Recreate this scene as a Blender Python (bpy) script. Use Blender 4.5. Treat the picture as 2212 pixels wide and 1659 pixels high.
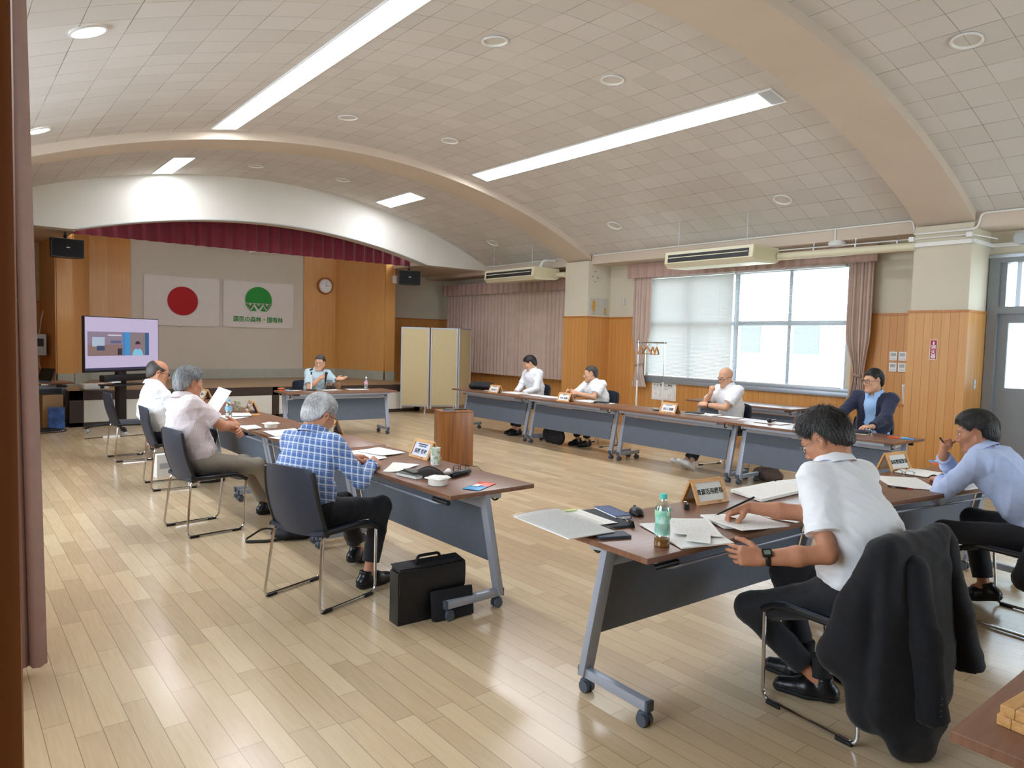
# Meeting hall with vaulted ceiling, stage, folding tables in a square and seated people.
import bpy, bmesh, math, random
import numpy as np
from mathutils import Vector, Matrix
random.seed(7); rng = np.random.RandomState(5)
SC = bpy.context.scene
for _o in list(bpy.data.objects): bpy.data.objects.remove(_o)
COL = SC.collection
R_ = math.radians

# ------------------------------------------------------------------ camera, world, exposure
cam = bpy.data.cameras.new('camera'); camo = bpy.data.objects.new('camera', cam); COL.objects.link(camo)
cam.sensor_width = 36.0; cam.lens = 1536.8/2212*36; cam.clip_start = .05; cam.clip_end = 400
_ya, _pi, _ro = R_(38.83), R_(-3.424), R_(-1.455)
_f = Vector((math.sin(_ya)*math.cos(_pi), math.cos(_ya)*math.cos(_pi), math.sin(_pi)))
_r = Vector((math.cos(_ya), -math.sin(_ya), 0)); _d = _f.cross(_r)
_rr = math.cos(_ro)*_r + math.sin(_ro)*_d; _dd = -math.sin(_ro)*_r + math.cos(_ro)*_d
_m = Matrix((_rr, -_dd, -_f)).transposed().to_4x4(); _m.translation = (0, 0, 1.56)
camo.matrix_world = _m; SC.camera = camo
SC.view_settings.view_transform = 'Standard'; SC.view_settings.look = 'None'
SC.view_settings.gamma = 1.0; SC.view_settings.exposure = 1.42; SC.view_settings.use_curve_mapping = False
w = bpy.data.worlds.new('sky'); SC.world = w; w.use_nodes = True
_bg = w.node_tree.nodes['Background']; _bg.inputs[0].default_value = (.80, .92, 1.0, 1); _bg.inputs[1].default_value = 4.2
STRIP_E, DOWN_E = 11.0, 4.0
SC.cycles.max_bounces = 8; SC.cycles.diffuse_bounces = 5; SC.cycles.glossy_bounces = 4
SC.cycles.transmission_bounces = 6; SC.cycles.transparent_max_bounces = 12
SC.cycles.sample_clamp_indirect = 6.0; SC.cycles.use_denoising = True; SC.cycles.caustics_refractive = False; SC.cycles.caustics_reflective = False
def portal(loc, rot, sx, sy):
    l = bpy.data.lights.new('window_portal', 'AREA'); l.shape = 'RECTANGLE'; l.size = sx; l.size_y = sy; l.cycles.is_portal = True
    o = bpy.data.objects.new('window_portal', l); COL.objects.link(o); o.location = loc; o.rotation_euler = rot
portal((10.6, 7.03, 1.88), (0, R_(90), 0), 1.95, 3.9)
portal((10.6, 2.4, 1.6), (0, R_(90), 0), 2.4, 1.7)
portal((-.84, 2.05, 1.88), (0, R_(-90), 0), 1.95, 2.2)
portal((7.0, -3.1, 1.88), (R_(90), 0, 0), 4.2, 1.95)
portal((-.84, 6.94, 1.88), (0, R_(-90), 0), 1.95, 3.9)

# ------------------------------------------------------------------ materials
def lin(c):
    if isinstance(c, str):
        c = [int(c[i:i+2], 16)/255 for i in (0, 2, 4)]
    return tuple((x/12.92 if x <= .04045 else ((x+.055)/1.055)**2.4) for x in c) + (1,)
MATS = {}
def nm(name):
    m = bpy.data.materials.new(name); m.use_nodes = True; n = m.node_tree.nodes; l = m.node_tree.links
    return m, n, l, n['Principled BSDF']
def mat(name, col, rough=.5, metal=0., noise=0., nscale=12., bump=0., bscale=60., emit=0., trans=0., coat=0., sheen=0., alpha=1., stretch=(1, 1, 1), ior=1.45):
    if name in MATS: return MATS[name]
    m, n, l, b = nm(name)
    c = lin(col); b.inputs['Base Color'].default_value = c; b.inputs['Roughness'].default_value = rough; b.inputs['Metallic'].default_value = metal
    b.inputs['IOR'].default_value = ior
    if emit: b.inputs['Emission Color'].default_value = c; b.inputs['Emission Strength'].default_value = emit
    if trans: b.inputs['Transmission Weight'].default_value = trans
    if coat: b.inputs['Coat Weight'].default_value = coat; b.inputs['Coat Roughness'].default_value = .1
    if sheen: b.inputs['Sheen Weight'].default_value = sheen
    if alpha < 1: b.inputs['Alpha'].default_value = alpha
    if noise or bump:
        tc = n.new('ShaderNodeTexCoord'); mp = n.new('ShaderNodeMapping'); mp.inputs['Scale'].default_value = stretch
        l.new(tc.outputs['Object'], mp.inputs['Vector'])
    if noise:
        t = n.new('ShaderNodeTexNoise'); t.inputs['Scale'].default_value = nscale; t.inputs['Detail'].default_value = 4
        l.new(mp.outputs[0], t.inputs['Vector'])
        r = n.new('ShaderNodeValToRGB'); r.color_ramp.elements[0].position = .3; r.color_ramp.elements[1].position = .7
        r.color_ramp.elements[0].color = tuple(max(0, x*(1-noise)) for x in c[:3])+(1,); r.color_ramp.elements[1].color = tuple(min(1, x*(1+noise)) for x in c[:3])+(1,)
        l.new(t.outputs['Fac'], r.inputs[0]); l.new(r.outputs[0], b.inputs['Base Color'])
    if bump:
        t = n.new('ShaderNodeTexNoise'); t.inputs['Scale'].default_value = bscale; l.new(mp.outputs[0], t.inputs['Vector'])
        bp = n.new('ShaderNodeBump'); bp.inputs['Strength'].default_value = bump; bp.inputs['Distance'].default_value = .01
        l.new(t.outputs['Fac'], bp.inputs['Height']); l.new(bp.outputs[0], b.inputs['Normal'])
    MATS[name] = m; return m
def math_(n, l, op, a, b=None, c=None):
    x = n.new('ShaderNodeMath'); x.operation = op
    for i, v in enumerate((a, b, c)):
        if v is None: continue
        if isinstance(v, (int, float)): x.inputs[i].default_value = v
        else: l.new(v, x.inputs[i])
    return x.outputs[0]
def mixc(n, l, f, a, b, mode='MIX'):
    x = n.new('ShaderNodeMix'); x.data_type = 'RGBA'; x.blend_type = mode
    for i, v in ((0, f), (6, a), (7, b)):
        if isinstance(v, (int, float)): x.inputs[i].default_value = v
        elif isinstance(v, tuple): x.inputs[i].default_value = v
        else: l.new(v, x.inputs[i])
    return x.outputs[2]
def xyz(n, l, kind='Object'):
    tc = n.new('ShaderNodeTexCoord'); s = n.new('ShaderNodeSeparateXYZ'); l.new(tc.outputs[kind], s.inputs[0]); return tc.outputs[kind], s.outputs
def stretch_noise(n, l, vec, scale, nscale, detail=5.):
    mp = n.new('ShaderNodeMapping'); mp.inputs['Scale'].default_value = scale; l.new(vec, mp.inputs['Vector'])
    t = n.new('ShaderNodeTexNoise'); t.inputs['Scale'].default_value = nscale; t.inputs['Detail'].default_value = detail; l.new(mp.outputs[0], t.inputs['Vector'])
    return t.outputs['Fac']
def white(n, l, v):
    t = n.new('ShaderNodeTexWhiteNoise'); t.noise_dimensions = '1D'; l.new(v, t.inputs['W']); return t.outputs['Value']
def floor_mat():
    m, n, l, b = nm('maple_floor'); v, (x, y, z) = xyz(n, l)
    u = math_(n, l, 'DIVIDE', x, .0945); row = math_(n, l, 'FLOOR', u); fu = math_(n, l, 'FRACT', u)
    off = math_(n, l, 'MULTIPLY', white(n, l, row), 7.3)
    vv = math_(n, l, 'ADD', math_(n, l, 'DIVIDE', y, .62), off); cell = math_(n, l, 'FLOOR', vv); fv = math_(n, l, 'FRACT', vv)
    rid = white(n, l, math_(n, l, 'ADD', math_(n, l, 'MULTIPLY', row, 37.7), math_(n, l, 'MULTIPLY', cell, 3.13)))
    r = n.new('ShaderNodeValToRGB'); e = r.color_ramp.elements
    e[0].position = 0; e[0].color = lin('b49a76'); e[1].position = 1; e[1].color = lin('d8c19c')
    for p, c in ((.12, 'bb9f7b'), (.5, 'c6aa84'), (.8, 'ccb18b')):
        q = e.new(p); q.color = lin(c)
    l.new(rid, r.inputs[0])
    g = stretch_noise(n, l, v, (26, 1.6, 1), 3.0)
    c1 = mixc(n, l, .3, r.outputs[0], mixc(n, l, g, lin('9d8059'), lin('e2d0b0')))
    big = stretch_noise(n, l, v, (1, 1, 1), .8, 2.); c1 = mixc(n, l, .16, c1, mixc(n, l, big, lin('a78c66'), lin('ddcfb4')))
    eu = math_(n, l, 'LESS_THAN', math_(n, l, 'MINIMUM', fu, math_(n, l, 'SUBTRACT', 1., fu)), .016)
    ev = math_(n, l, 'LESS_THAN', math_(n, l, 'MINIMUM', fv, math_(n, l, 'SUBTRACT', 1., fv)), .0022)
    ed = math_(n, l, 'MAXIMUM', eu, ev)
    l.new(mixc(n, l, math_(n, l, 'MULTIPLY', ed, .55), c1, lin('5d4426')), b.inputs['Base Color'])
    l.new(math_(n, l, 'ADD', .17, math_(n, l, 'MULTIPLY', g, .12)), b.inputs['Roughness'])
    b.inputs['Specular IOR Level'].default_value = .55
    bp = n.new('ShaderNodeBump'); bp.inputs['Strength'].default_value = .12; bp.inputs['Distance'].default_value = .004
    l.new(math_(n, l, 'SUBTRACT', math_(n, l, 'MULTIPLY', rid, .25), ed), bp.inputs['Height']); l.new(bp.outputs[0], b.inputs['Normal'])
    return m
def wainscot_mat(name, base, dark, light, pitch=.1, rough=.38, groove=True):
    m, n, l, b = nm(name); v, (x, y, z) = xyz(n, l)
    u = math_(n, l, 'DIVIDE', math_(n, l, 'ADD', x, y), pitch); row = math_(n, l, 'FLOOR', u); fu = math_(n, l, 'FRACT', u)
    rid = white(n, l, row)
    g = stretch_noise(n, l, v, (30, 30, .8), 2.4)
    c = mixc(n, l, math_(n, l, 'MULTIPLY', g, .8), mixc(n, l, rid, lin(base), lin(light)), lin(dark))
    if groove:
        eu = math_(n, l, 'LESS_THAN', math_(n, l, 'MINIMUM', fu, math_(n, l, 'SUBTRACT', 1., fu)), .022)
        c = mixc(n, l, math_(n, l, 'MULTIPLY', eu, .62), c, lin('6b3c14'))
        bp = n.new('ShaderNodeBump'); bp.inputs['Strength'].default_value = .5; bp.inputs['Distance'].default_value = .006
        l.new(math_(n, l, 'SUBTRACT', 1., eu), bp.inputs['Height']); l.new(bp.outputs[0], b.inputs['Normal'])
    l.new(c, b.inputs['Base Color']); b.inputs['Roughness'].default_value = rough
    return m
def tile_mat():
    m, n, l, b = nm('acoustic_tile'); v, (x, y, z) = xyz(n, l)
    P = .3155
    u = math_(n, l, 'DIVIDE', math_(n, l, 'SUBTRACT', x, 5.503), P); w_ = math_(n, l, 'DIVIDE', math_(n, l, 'SUBTRACT', y, 4.387), P)
    fu = math_(n, l, 'FRACT', u); fw = math_(n, l, 'FRACT', w_)
    rid = white(n, l, math_(n, l, 'ADD', math_(n, l, 'MULTIPLY', math_(n, l, 'FLOOR', u), 17.3), math_(n, l, 'FLOOR', w_)))
    du = math_(n, l, 'MINIMUM', fu, math_(n, l, 'SUBTRACT', 1., fu)); dw = math_(n, l, 'MINIMUM', fw, math_(n, l, 'SUBTRACT', 1., fw))
    wob = stretch_noise(n, l, v, (1, 1, 1), 2.3, 2.)
    th = math_(n, l, 'MULTIPLY', math_(n, l, 'SUBTRACT', wob, .2), .024)
    ed = math_(n, l, 'MAXIMUM', math_(n, l, 'MULTIPLY', math_(n, l, 'LESS_THAN', dw, th), .8), math_(n, l, 'LESS_THAN', du, th))
    fine = stretch_noise(n, l, v, (1, 1, 1), 160, 2.); big = stretch_noise(n, l, v, (1, 1, 1), .9, 3.)
    c = mixc(n, l, rid, lin('d2cfca'), lin('dcd9d5')); c = mixc(n, l, math_(n, l, 'MULTIPLY', fine, .25), c, lin('a89d90'))
    c = mixc(n, l, math_(n, l, 'MULTIPLY', big, .3), c, lin('b3aaa0'))
    l.new(mixc(n, l, math_(n, l, 'MULTIPLY', ed, .75), c, lin('61513f')), b.inputs['Base Color']); b.inputs['Roughness'].default_value = .9
    bp = n.new('ShaderNodeBump'); bp.inputs['Strength'].default_value = .25; bp.inputs['Distance'].default_value = .006
    l.new(math_(n, l, 'SUBTRACT', math_(n, l, 'MULTIPLY', fine, .3), ed), bp.inputs['Height']); l.new(bp.outputs[0], b.inputs['Normal'])
    return m
def wood_mat(name, c1, c2, st=(30, 30, 1.2), sc=2.5, rough=.4, coat=0.):
    if name in MATS: return MATS[name]
    m, n, l, b = nm(name); v, _ = xyz(n, l)
    g = stretch_noise(n, l, v, st, sc, 6.); r = n.new('ShaderNodeValToRGB'); r.color_ramp.elements[0].position = .32; r.color_ramp.elements[1].position = .68
    r.color_ramp.elements[0].color = lin(c1); r.color_ramp.elements[1].color = lin(c2); l.new(g, r.inputs[0]); l.new(r.outputs[0], b.inputs['Base Color'])
    b.inputs['Roughness'].default_value = rough
    if coat: b.inputs['Coat Weight'].default_value = coat
    MATS[name] = m; return m
def stripe_cloth(name, base, lines, rough=.85):
    """woven cloth; lines = (axis weights, pitch, width, colour, strength)"""
    m, n, l, b = nm(name); v, o = xyz(n, l); c = lin(base)
    for wts, pitch, off, width, colr, st in lines:
        u = None
        for k in range(3):
            if wts[k]:
                t = math_(n, l, 'MULTIPLY', o[k], wts[k]); u = t if u is None else math_(n, l, 'ADD', u, t)
        fu = math_(n, l, 'FRACT', math_(n, l, 'ADD', math_(n, l, 'DIVIDE', u, pitch), off))
        f = math_(n, l, 'MULTIPLY', math_(n, l, 'LESS_THAN', fu, width), st)
        c = mixc(n, l, f, c, lin(colr))
    if isinstance(c, tuple): b.inputs['Base Color'].default_value = c
    else: l.new(c, b.inputs['Base Color'])
    b.inputs['Roughness'].default_value = rough; b.inputs['Sheen Weight'].default_value = .15
    t = n.new('ShaderNodeTexNoise'); t.inputs['Scale'].default_value = 18; l.new(v, t.inputs['Vector'])
    bp = n.new('ShaderNodeBump'); bp.inputs['Strength'].default_value = .35; bp.inputs['Distance'].default_value = .012
    l.new(t.outputs['Fac'], bp.inputs['Height']); l.new(bp.outputs[0], b.inputs['Normal'])
    MATS[name] = m; return m
def print_mat(name, base, ink, pitch=.008, fill=.45, margin=.9, ax=0, strength=.5):
    """paper with illegible printed lines"""
    if name in MATS: return MATS[name]
    m, n, l, b = nm(name); v, o = xyz(n, l, 'Generated')
    a, c_ = (o[0], o[1]) if ax == 0 else (o[1], o[0])
    u = math_(n, l, 'DIVIDE', c_, pitch*4); fu = math_(n, l, 'FRACT', u); row = math_(n, l, 'FLOOR', u)
    t = n.new('ShaderNodeTexNoise'); t.inputs['Scale'].default_value = 30; cb = n.new('ShaderNodeCombineXYZ'); l.new(a, cb.inputs[0]); l.new(math_(n, l, 'MULTIPLY', row, 5.7), cb.inputs[1]); l.new(cb.outputs[0], t.inputs['Vector'])
    f = math_(n, l, 'MULTIPLY', math_(n, l, 'LESS_THAN', fu, fill), math_(n, l, 'GREATER_THAN', t.outputs['Fac'], .5))
    for q in (a, c_):
        f = math_(n, l, 'MULTIPLY', f, math_(n, l, 'LESS_THAN', math_(n, l, 'ABSOLUTE', math_(n, l, 'SUBTRACT', q, .5)), margin/2))
    l.new(mixc(n, l, math_(n, l, 'MULTIPLY', f, strength), lin(base), lin(ink)), b.inputs['Base Color']); b.inputs['Roughness'].default_value = .8
    MATS[name] = m; return m
M_FLOOR = floor_mat()
M_WAINS = wainscot_mat('wainscot_boards', 'cf9450', 'b87a3a', 'd7a463')
M_STAGEWOOD = wainscot_mat('stage_wall_veneer', 'd29a55', 'b97d3c', 'dcaa68', pitch=.3, rough=.32, groove=False)
M_TILE = tile_mat()
M_PLASTER = mat('beige_plaster', 'cfc8b4', .9, noise=.05, nscale=1.5, bump=.08, bscale=90)
M_WHITEP = mat('white_plaster', 'dcdad2', .85, noise=.03, nscale=2, bump=.05, bscale=120)
M_BEAM = mat('beam_plaster', 'cdbfae', .85, noise=.04, nscale=1.2, bump=.05, bscale=110)
M_SCREENWALL = mat('stage_back_plaster', 'c9bfb0', .9, noise=.03, nscale=1.2)
M_TRIMWOOD = wood_mat('trim_wood', 'a8642a', 'c0813f')
M_DOORWOOD = wood_mat('jamb_wood', '7a4212', '93551c', st=(12, 12, .6), rough=.5)
M_GREYBASE = mat('grey_baseboard', 'a9aa9c', .6, noise=.06, nscale=6)
M_DARKBROWN = mat('dark_brown_paint', '3b2d27', .45, noise=.1, nscale=14)
M_PANELWHITE = mat('stage_panel_white', 'd6d4cb', .6, noise=.03, nscale=5)
M_STAGEFLOOR = wood_mat('stage_floor_boards', '8a6a48', 'a58460', st=(1.2, 24, 1), rough=.35)
M_ALU = mat('window_aluminium', 'a9b1ba', .35, .6)
M_DOORGREY = mat('grey_painted_steel', '858a8f', .45, .1, noise=.03, nscale=8)
M_CONDUIT = mat('white_conduit', 'e4e4e0', .4)
M_CURTAIN = mat('mauve_curtain', 'c3aca0', .85, noise=.06, nscale=5, bump=.1, bscale=200, sheen=.2)
M_CURTAIN2 = mat('mauve_valance', 'b0958a', .85, noise=.06, nscale=5, bump=.1, bscale=200)
M_RED = mat('crimson_velvet', '6c0c22', .75, noise=.12, nscale=6, sheen=.4)
M_TABLE = wood_mat('table_top_laminate', '744e3a', '845f49', st=(2, 30, 2), sc=2, rough=.3)
M_TABLEEDGE = mat('table_edge', '4a2a20', .4)
M_STEEL = mat('silver_painted_steel', '9fa6b4', .38, .25)
M_PANELGREY = mat('modesty_panel_grey', '5f6876', .55, noise=.04, nscale=20)
M_CASTER = mat('grey_plastic', '4a525e', .45)
M_BLACK = mat('black_plastic', '17181b', .4)
M_CHROME = mat('chrome', 'c9ccd0', .12, 1.)
M_CHAIR = mat('charcoal_chair_plastic', '2b3240', .5, bump=.0)
M_CHAIRPAD = mat('dark_seat_fabric', '262c38', .8, bump=.2, bscale=250)
M_IVORY = mat('ivory_enamel', 'd8d2b6', .4)
M_WHITEPL = mat('white_plastic', 'e6e7e6', .4)
M_GREYPL = mat('light_grey_plastic', 'b9bdc0', .45)
M_PAPER = mat('white_paper', 'f0f0ec', .8, noise=.02, nscale=8)
M_PRINT = print_mat('printed_paper', 'f2f2ee', '6a6b70', pitch=.0065, fill=.35, margin=.8, strength=.38)
M_NEWS = print_mat('dense_printed_paper', 'edece8', '55565c', pitch=.0055, fill=.42, margin=.84, strength=.45)
M_FORM = print_mat('lightly_printed_paper', 'f2f1ea', '9a9a92', pitch=.011, fill=.25, margin=.75, strength=.35)
M_FRAMEWOOD = wood_mat('nameplate_wood', 'bf8a4e', 'd6a569', st=(3, 30, 30), sc=3)
M_INK = mat('black_ink', '1b1b1e', .7)
M_GLASS = mat('clear_glass', 'ffffff', .02, trans=1.)
M_PET = mat('clear_bottle_plastic', 'f4fafa', .06, trans=1., ior=1.2)
def thin_glass(name, tint, rough, mixv):
    m, n, l, b = nm(name); n.remove(b); out = n['Material Output']
    t = n.new('ShaderNodeBsdfTransparent'); t.inputs[0].default_value = tint
    g = n.new('ShaderNodeBsdfGlossy'); g.inputs['Roughness'].default_value = rough
    x = n.new('ShaderNodeMixShader'); x.inputs[0].default_value = mixv; l.new(t.outputs[0], x.inputs[1]); l.new(g.outputs[0], x.inputs[2]); l.new(x.outputs[0], out.inputs[0]); return m
M_PANE = thin_glass('window_pane', (.97, .98, 1, 1), .02, .06)
M_LENS = thin_glass('spectacle_lens', (.98, .98, .98, 1), .02, .025)
def frosted():
    m, n, l, b = nm('frosted_glass'); n.remove(b); out = n['Material Output']
    t = n.new('ShaderNodeBsdfTranslucent'); t.inputs[0].default_value = (.8, .88, .92, 1); d = n.new('ShaderNodeBsdfDiffuse'); d.inputs[0].default_value = (.8, .86, .88, 1)
    x = n.new('ShaderNodeMixShader'); x.inputs[0].default_value = .35; l.new(t.outputs[0], x.inputs[1]); l.new(d.outputs[0], x.inputs[2]); l.new(x.outputs[0], out.inputs[0]); return m
M_FROST = frosted()
def slat_mat():
    m, n, l, b = nm('blind_slat'); n.remove(b); out = n['Material Output']
    t = n.new('ShaderNodeBsdfTranslucent'); t.inputs[0].default_value = (.75, .76, .74, 1); d = n.new('ShaderNodeBsdfDiffuse'); d.inputs[0].default_value = (.72, .73, .71, 1)
    x = n.new('ShaderNodeMixShader'); x.inputs[0].default_value = .75; l.new(t.outputs[0], x.inputs[1]); l.new(d.outputs[0], x.inputs[2]); l.new(x.outputs[0], out.inputs[0]); return m
M_SLAT = slat_mat()
def emis(name, col, s):
    if name in MATS: return MATS[name]
    m, n, l, b = nm(name); b.inputs['Base Color'].default_value = (.02, .02, .02, 1); b.inputs['Emission Color'].default_value = lin(col); b.inputs['Emission Strength'].default_value = s; b.inputs['Roughness'].default_value = .3
    MATS[name] = m; return m

# ------------------------------------------------------------------ builders
def link(o, parent=None):
    COL.objects.link(o)
    if parent is not None: o.parent = parent
    return o
def fin(me, ang=38):
    me.polygons.foreach_set('use_smooth', [True]*len(me.polygons))
    try: me.set_sharp_from_angle(angle=R_(ang))
    except Exception: pass
class MB:
    def __init__(s): s.bm = bmesh.new()
    def box(s, c, d, rot=None, bev=0.):
        r = bmesh.ops.create_cube(s.bm, size=1.)['verts']
        for v in r: v.co = Vector((v.co.x*d[0], v.co.y*d[1], v.co.z*d[2]))
        if bev:
            es = list({e for v in r for e in v.link_edges})
            r = list({v for f in bmesh.ops.bevel(s.bm, geom=es, offset=bev, segments=2, profile=.6, affect='EDGES', clamp_overlap=True)['faces'] for v in f.verts} | {v for v in r if v.is_valid})
        mt = (rot.to_4x4() if rot is not None else Matrix.Identity(4)); mt.translation = c
        bmesh.ops.transform(s.bm, matrix=mt, verts=r); return s
    def b2(s, lo, hi, bev=0.):
        return s.box([(a+b)/2 for a, b in zip(lo, hi)], [abs(b-a) for a, b in zip(lo, hi)], bev=bev)
    def bar(s, a, b, w, h, up=(0, 0, 1), bev=0.):
        a, b = Vector(a), Vector(b); y = (b-a).normalized(); x = y.cross(Vector(up)).normalized(); z = x.cross(y)
        return s.box((a+b)/2, (w, (b-a).length, h), Matrix((x, y, z)).transposed(), bev)
    def cyl(s, a, b, r, r2=None, seg=16):
        a, b = Vector(a), Vector(b); r2 = r if r2 is None else r2
        q = Vector((0, 0, 1)).rotation_difference(b-a).to_matrix().to_4x4(); q.translation = (a+b)/2
        bmesh.ops.create_cone(s.bm, cap_ends=True, segments=seg, radius1=max(r, 1e-5), radius2=max(r2, 1e-5), depth=(b-a).length, matrix=q); return s
    def ball(s, c, r, u=16, v=10):
        r = (r, r, r) if isinstance(r, (int, float)) else r
        bmesh.ops.create_uvsphere(s.bm, u_segments=u, v_segments=v, radius=1., matrix=Matrix.Translation(c) @ Matrix.Diagonal((*r, 1))); return s
    def tube(s, pts, r, seg=8, closed=False, flat=1.):
        pts = [Vector(p) for p in pts]; n = len(pts); rings = []; up = None
        for i, p in enumerate(pts):
            a = pts[i-1] if (i or closed) else p; b = pts[(i+1) % n] if (i < n-1 or closed) else p
            t = (b-a).normalized()
            if up is None: up = t.orthogonal().normalized()
            up = (up - t*up.dot(t)).normalized(); sd = t.cross(up)
            rr = r[i] if isinstance(r, (list, tuple)) else r
            rings.append([s.bm.verts.new(p + rr*(math.cos(2*math.pi*k/seg)*up*flat + math.sin(2*math.pi*k/seg)*sd)) for k in range(seg)])
        for i in range(n if closed else n-1):
            A, B = rings[i], rings[(i+1) % n]
            for k in range(seg): s.bm.faces.new((A[k], A[(k+1) % seg], B[(k+1) % seg], B[k]))
        if not closed: s.bm.faces.new(rings[0][::-1]); s.bm.faces.new(rings[-1])
        return s
    def lathe(s, prof, c=(0, 0, 0), seg=24, cap=True):
        rings = []
        for r, z in prof: rings.append([s.bm.verts.new((c[0]+r*math.cos(2*math.pi*k/seg), c[1]+r*math.sin(2*math.pi*k/seg), c[2]+z)) for k in range(seg)])
        for A, B in zip(rings, rings[1:]):
            for k in range(seg): s.bm.faces.new((A[k], A[(k+1) % seg], B[(k+1) % seg], B[k]))
        if cap:
            s.bm.faces.new(rings[0][::-1]); s.bm.faces.new(rings[-1])
        return s
    def face(s, pts): s.bm.faces.new([s.bm.verts.new(p) for p in pts]); return s
    def prism(s, pts, mtx, t):
        """outline in local xy, thickness t along local z"""
        a = [s.bm.verts.new(mtx @ Vector((x, y, 0))) for x, y in pts]; b = [s.bm.verts.new(mtx @ Vector((x, y, t))) for x, y in pts]; n = len(pts)
        s.bm.faces.new(a[::-1]); s.bm.faces.new(b)
        for i in range(n): s.bm.faces.new((a[i], a[(i+1) % n], b[(i+1) % n], b[i]))
        return s
    def grid(s, fn, nu, nv, thick=0.):
        """surface fn(u,v)->point, optionally thickened along its normal"""
        P = [[Vector(fn(i/nu, j/nv)) for j in range(nv+1)] for i in range(nu+1)]
        V = [[s.bm.verts.new(p) for p in row] for row in P]
        fs = [s.bm.faces.new((V[i][j], V[i+1][j], V[i+1][j+1], V[i][j+1])) for i in range(nu) for j in range(nv)]
        if thick:
            N = [[None]*(nv+1) for _ in range(nu+1)]
            for i in range(nu+1):
                for j in range(nv+1):
                    du = P[min(i+1, nu)][j]-P[max(i-1, 0)][j]; dv = P[i][min(j+1, nv)]-P[i][max(j-1, 0)]
                    N[i][j] = du.cross(dv).normalized()
            W = [[s.bm.verts.new(P[i][j]-N[i][j]*thick) for j in range(nv+1)] for i in range(nu+1)]
            for i in range(nu):
                for j in range(nv): s.bm.faces.new((W[i][j], W[i][j+1], W[i+1][j+1], W[i+1][j]))
            for i in range(nu):
                s.bm.faces.new((V[i][0], W[i][0], W[i+1][0], V[i+1][0])); s.bm.faces.new((V[i+1][nv], W[i+1][nv], W[i][nv], V[i][nv]))
            for j in range(nv):
                s.bm.faces.new((V[0][j+1], W[0][j+1], W[0][j], V[0][j])); s.bm.faces.new((V[nu][j], W[nu][j], W[nu][j+1], V[nu][j+1]))
        return s
    def build(s, name, m, parent=None, loc=None, rz=0., ang=38, norm=True, kind=None):
        if norm: bmesh.ops.recalc_face_normals(s.bm, faces=s.bm.faces)
        me = bpy.data.meshes.new(name); s.bm.to_mesh(me); s.bm.free(); me.materials.append(m); fin(me, ang)
        o = link(bpy.data.objects.new(name, me), parent)
        if loc: o.location = loc
        if rz: o.rotation_euler = (0, 0, rz)
        if kind: o['kind'] = kind
        return o
def tag(o, label, cat, group=None):
    o['label'] = label; o['category'] = cat
    if group: o['group'] = group
    return o
def thing(name, label, cat, loc=(0, 0, 0), rz=0., group=None):
    o = bpy.data.objects.new(name, None); o.empty_display_size = .05; COL.objects.link(o)
    o.location = loc; o.rotation_euler = (0, 0, rz); return tag(o, label, cat, group)
def struct(o): o['kind'] = 'structure'; return o
def copy_tree(o, parent=None):
    c = o.copy(); COL.objects.link(c); c.parent = parent
    for ch in list(o.children): copy_tree(ch, c)
    return c
def fillet(pts, r, n=4, closed=False):
    pts = [Vector(p) for p in pts]; out = []; N = len(pts)
    for i, p in enumerate(pts):
        if not closed and i in (0, N-1): out.append(p); continue
        a, b = pts[i-1], pts[(i+1) % N]; u, v = (a-p), (b-p); d = min(r, u.length*.49, v.length*.49)
        A, B = p+u.normalized()*d, p+v.normalized()*d
        for k in range(n+1):
            t = k/n; out.append((1-t)**2*A + 2*t*(1-t)*p + t*t*B)
    return out
def rrect(w, h, r, n=4, cx=0., cy=0.):
    return [(p.x, p.y) for p in fillet([(cx-w/2, cy-h/2, 0), (cx+w/2, cy-h/2, 0), (cx+w/2, cy+h/2, 0), (cx-w/2, cy+h/2, 0)], r, n, True)]
def text(body, size, m, parent, mtx, name='lettering', align='CENTER', ext=.0006, bold=0., sx=1.):
    cu = bpy.data.curves.new(name, 'FONT'); cu.body = body; cu.size = size; cu.align_x = align; cu.align_y = 'CENTER'; cu.extrude = ext; cu.offset = bold; cu.resolution_u = 3
    t = bpy.data.objects.new(name, cu); COL.objects.link(t); bpy.context.view_layer.update()
    me = bpy.data.meshes.new_from_object(t.evaluated_get(bpy.context.evaluated_depsgraph_get()))
    bpy.data.objects.remove(t); bpy.data.curves.remove(cu)
    me.transform(mtx @ Matrix.Diagonal((sx, 1, 1, 1))); me.materials.clear(); me.materials.append(m); me.name = name
    return link(bpy.data.objects.new(name, me), parent)
def frame_mtx(o, x, y):
    x = Vector(x).normalized(); y = Vector(y).normalized(); z = x.cross(y); m = Matrix((x, y, z)).transposed().to_4x4(); m.translation = o; return m
# ------------------------------------------------------------------ room shell
XW, XC, XL, XLC = 10.42, 9.80, -.66, -.04
VXC, VZC, VHALF = 4.95, 4.42, 4.95
VS = VZC-3.26; VR = (VHALF**2+VS**2)/(2*VS)
def vz(x, dz=0.): return VZC+dz-VR+math.sqrt(VR*VR-(x-VXC)**2)
def arch_strip(mb, y0, y1, x0, x1, z_of, t=.12, n=64):
    xs = [x0+(x1-x0)*i/n for i in range(n+1)]; bm = mb.bm; g = []
    for x in xs:
        z = z_of(x); g.append([bm.verts.new((x, y0, z)), bm.verts.new((x, y1, z)), bm.verts.new((x, y1, z+t)), bm.verts.new((x, y0, z+t))])
    for a, b in zip(g, g[1:]):
        for k in range(4): bm.faces.new((a[k], a[(k+1) % 4], b[(k+1) % 4], b[k]))
    bm.faces.new(g[0]); bm.faces.new(g[-1][::-1]); return mb
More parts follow.
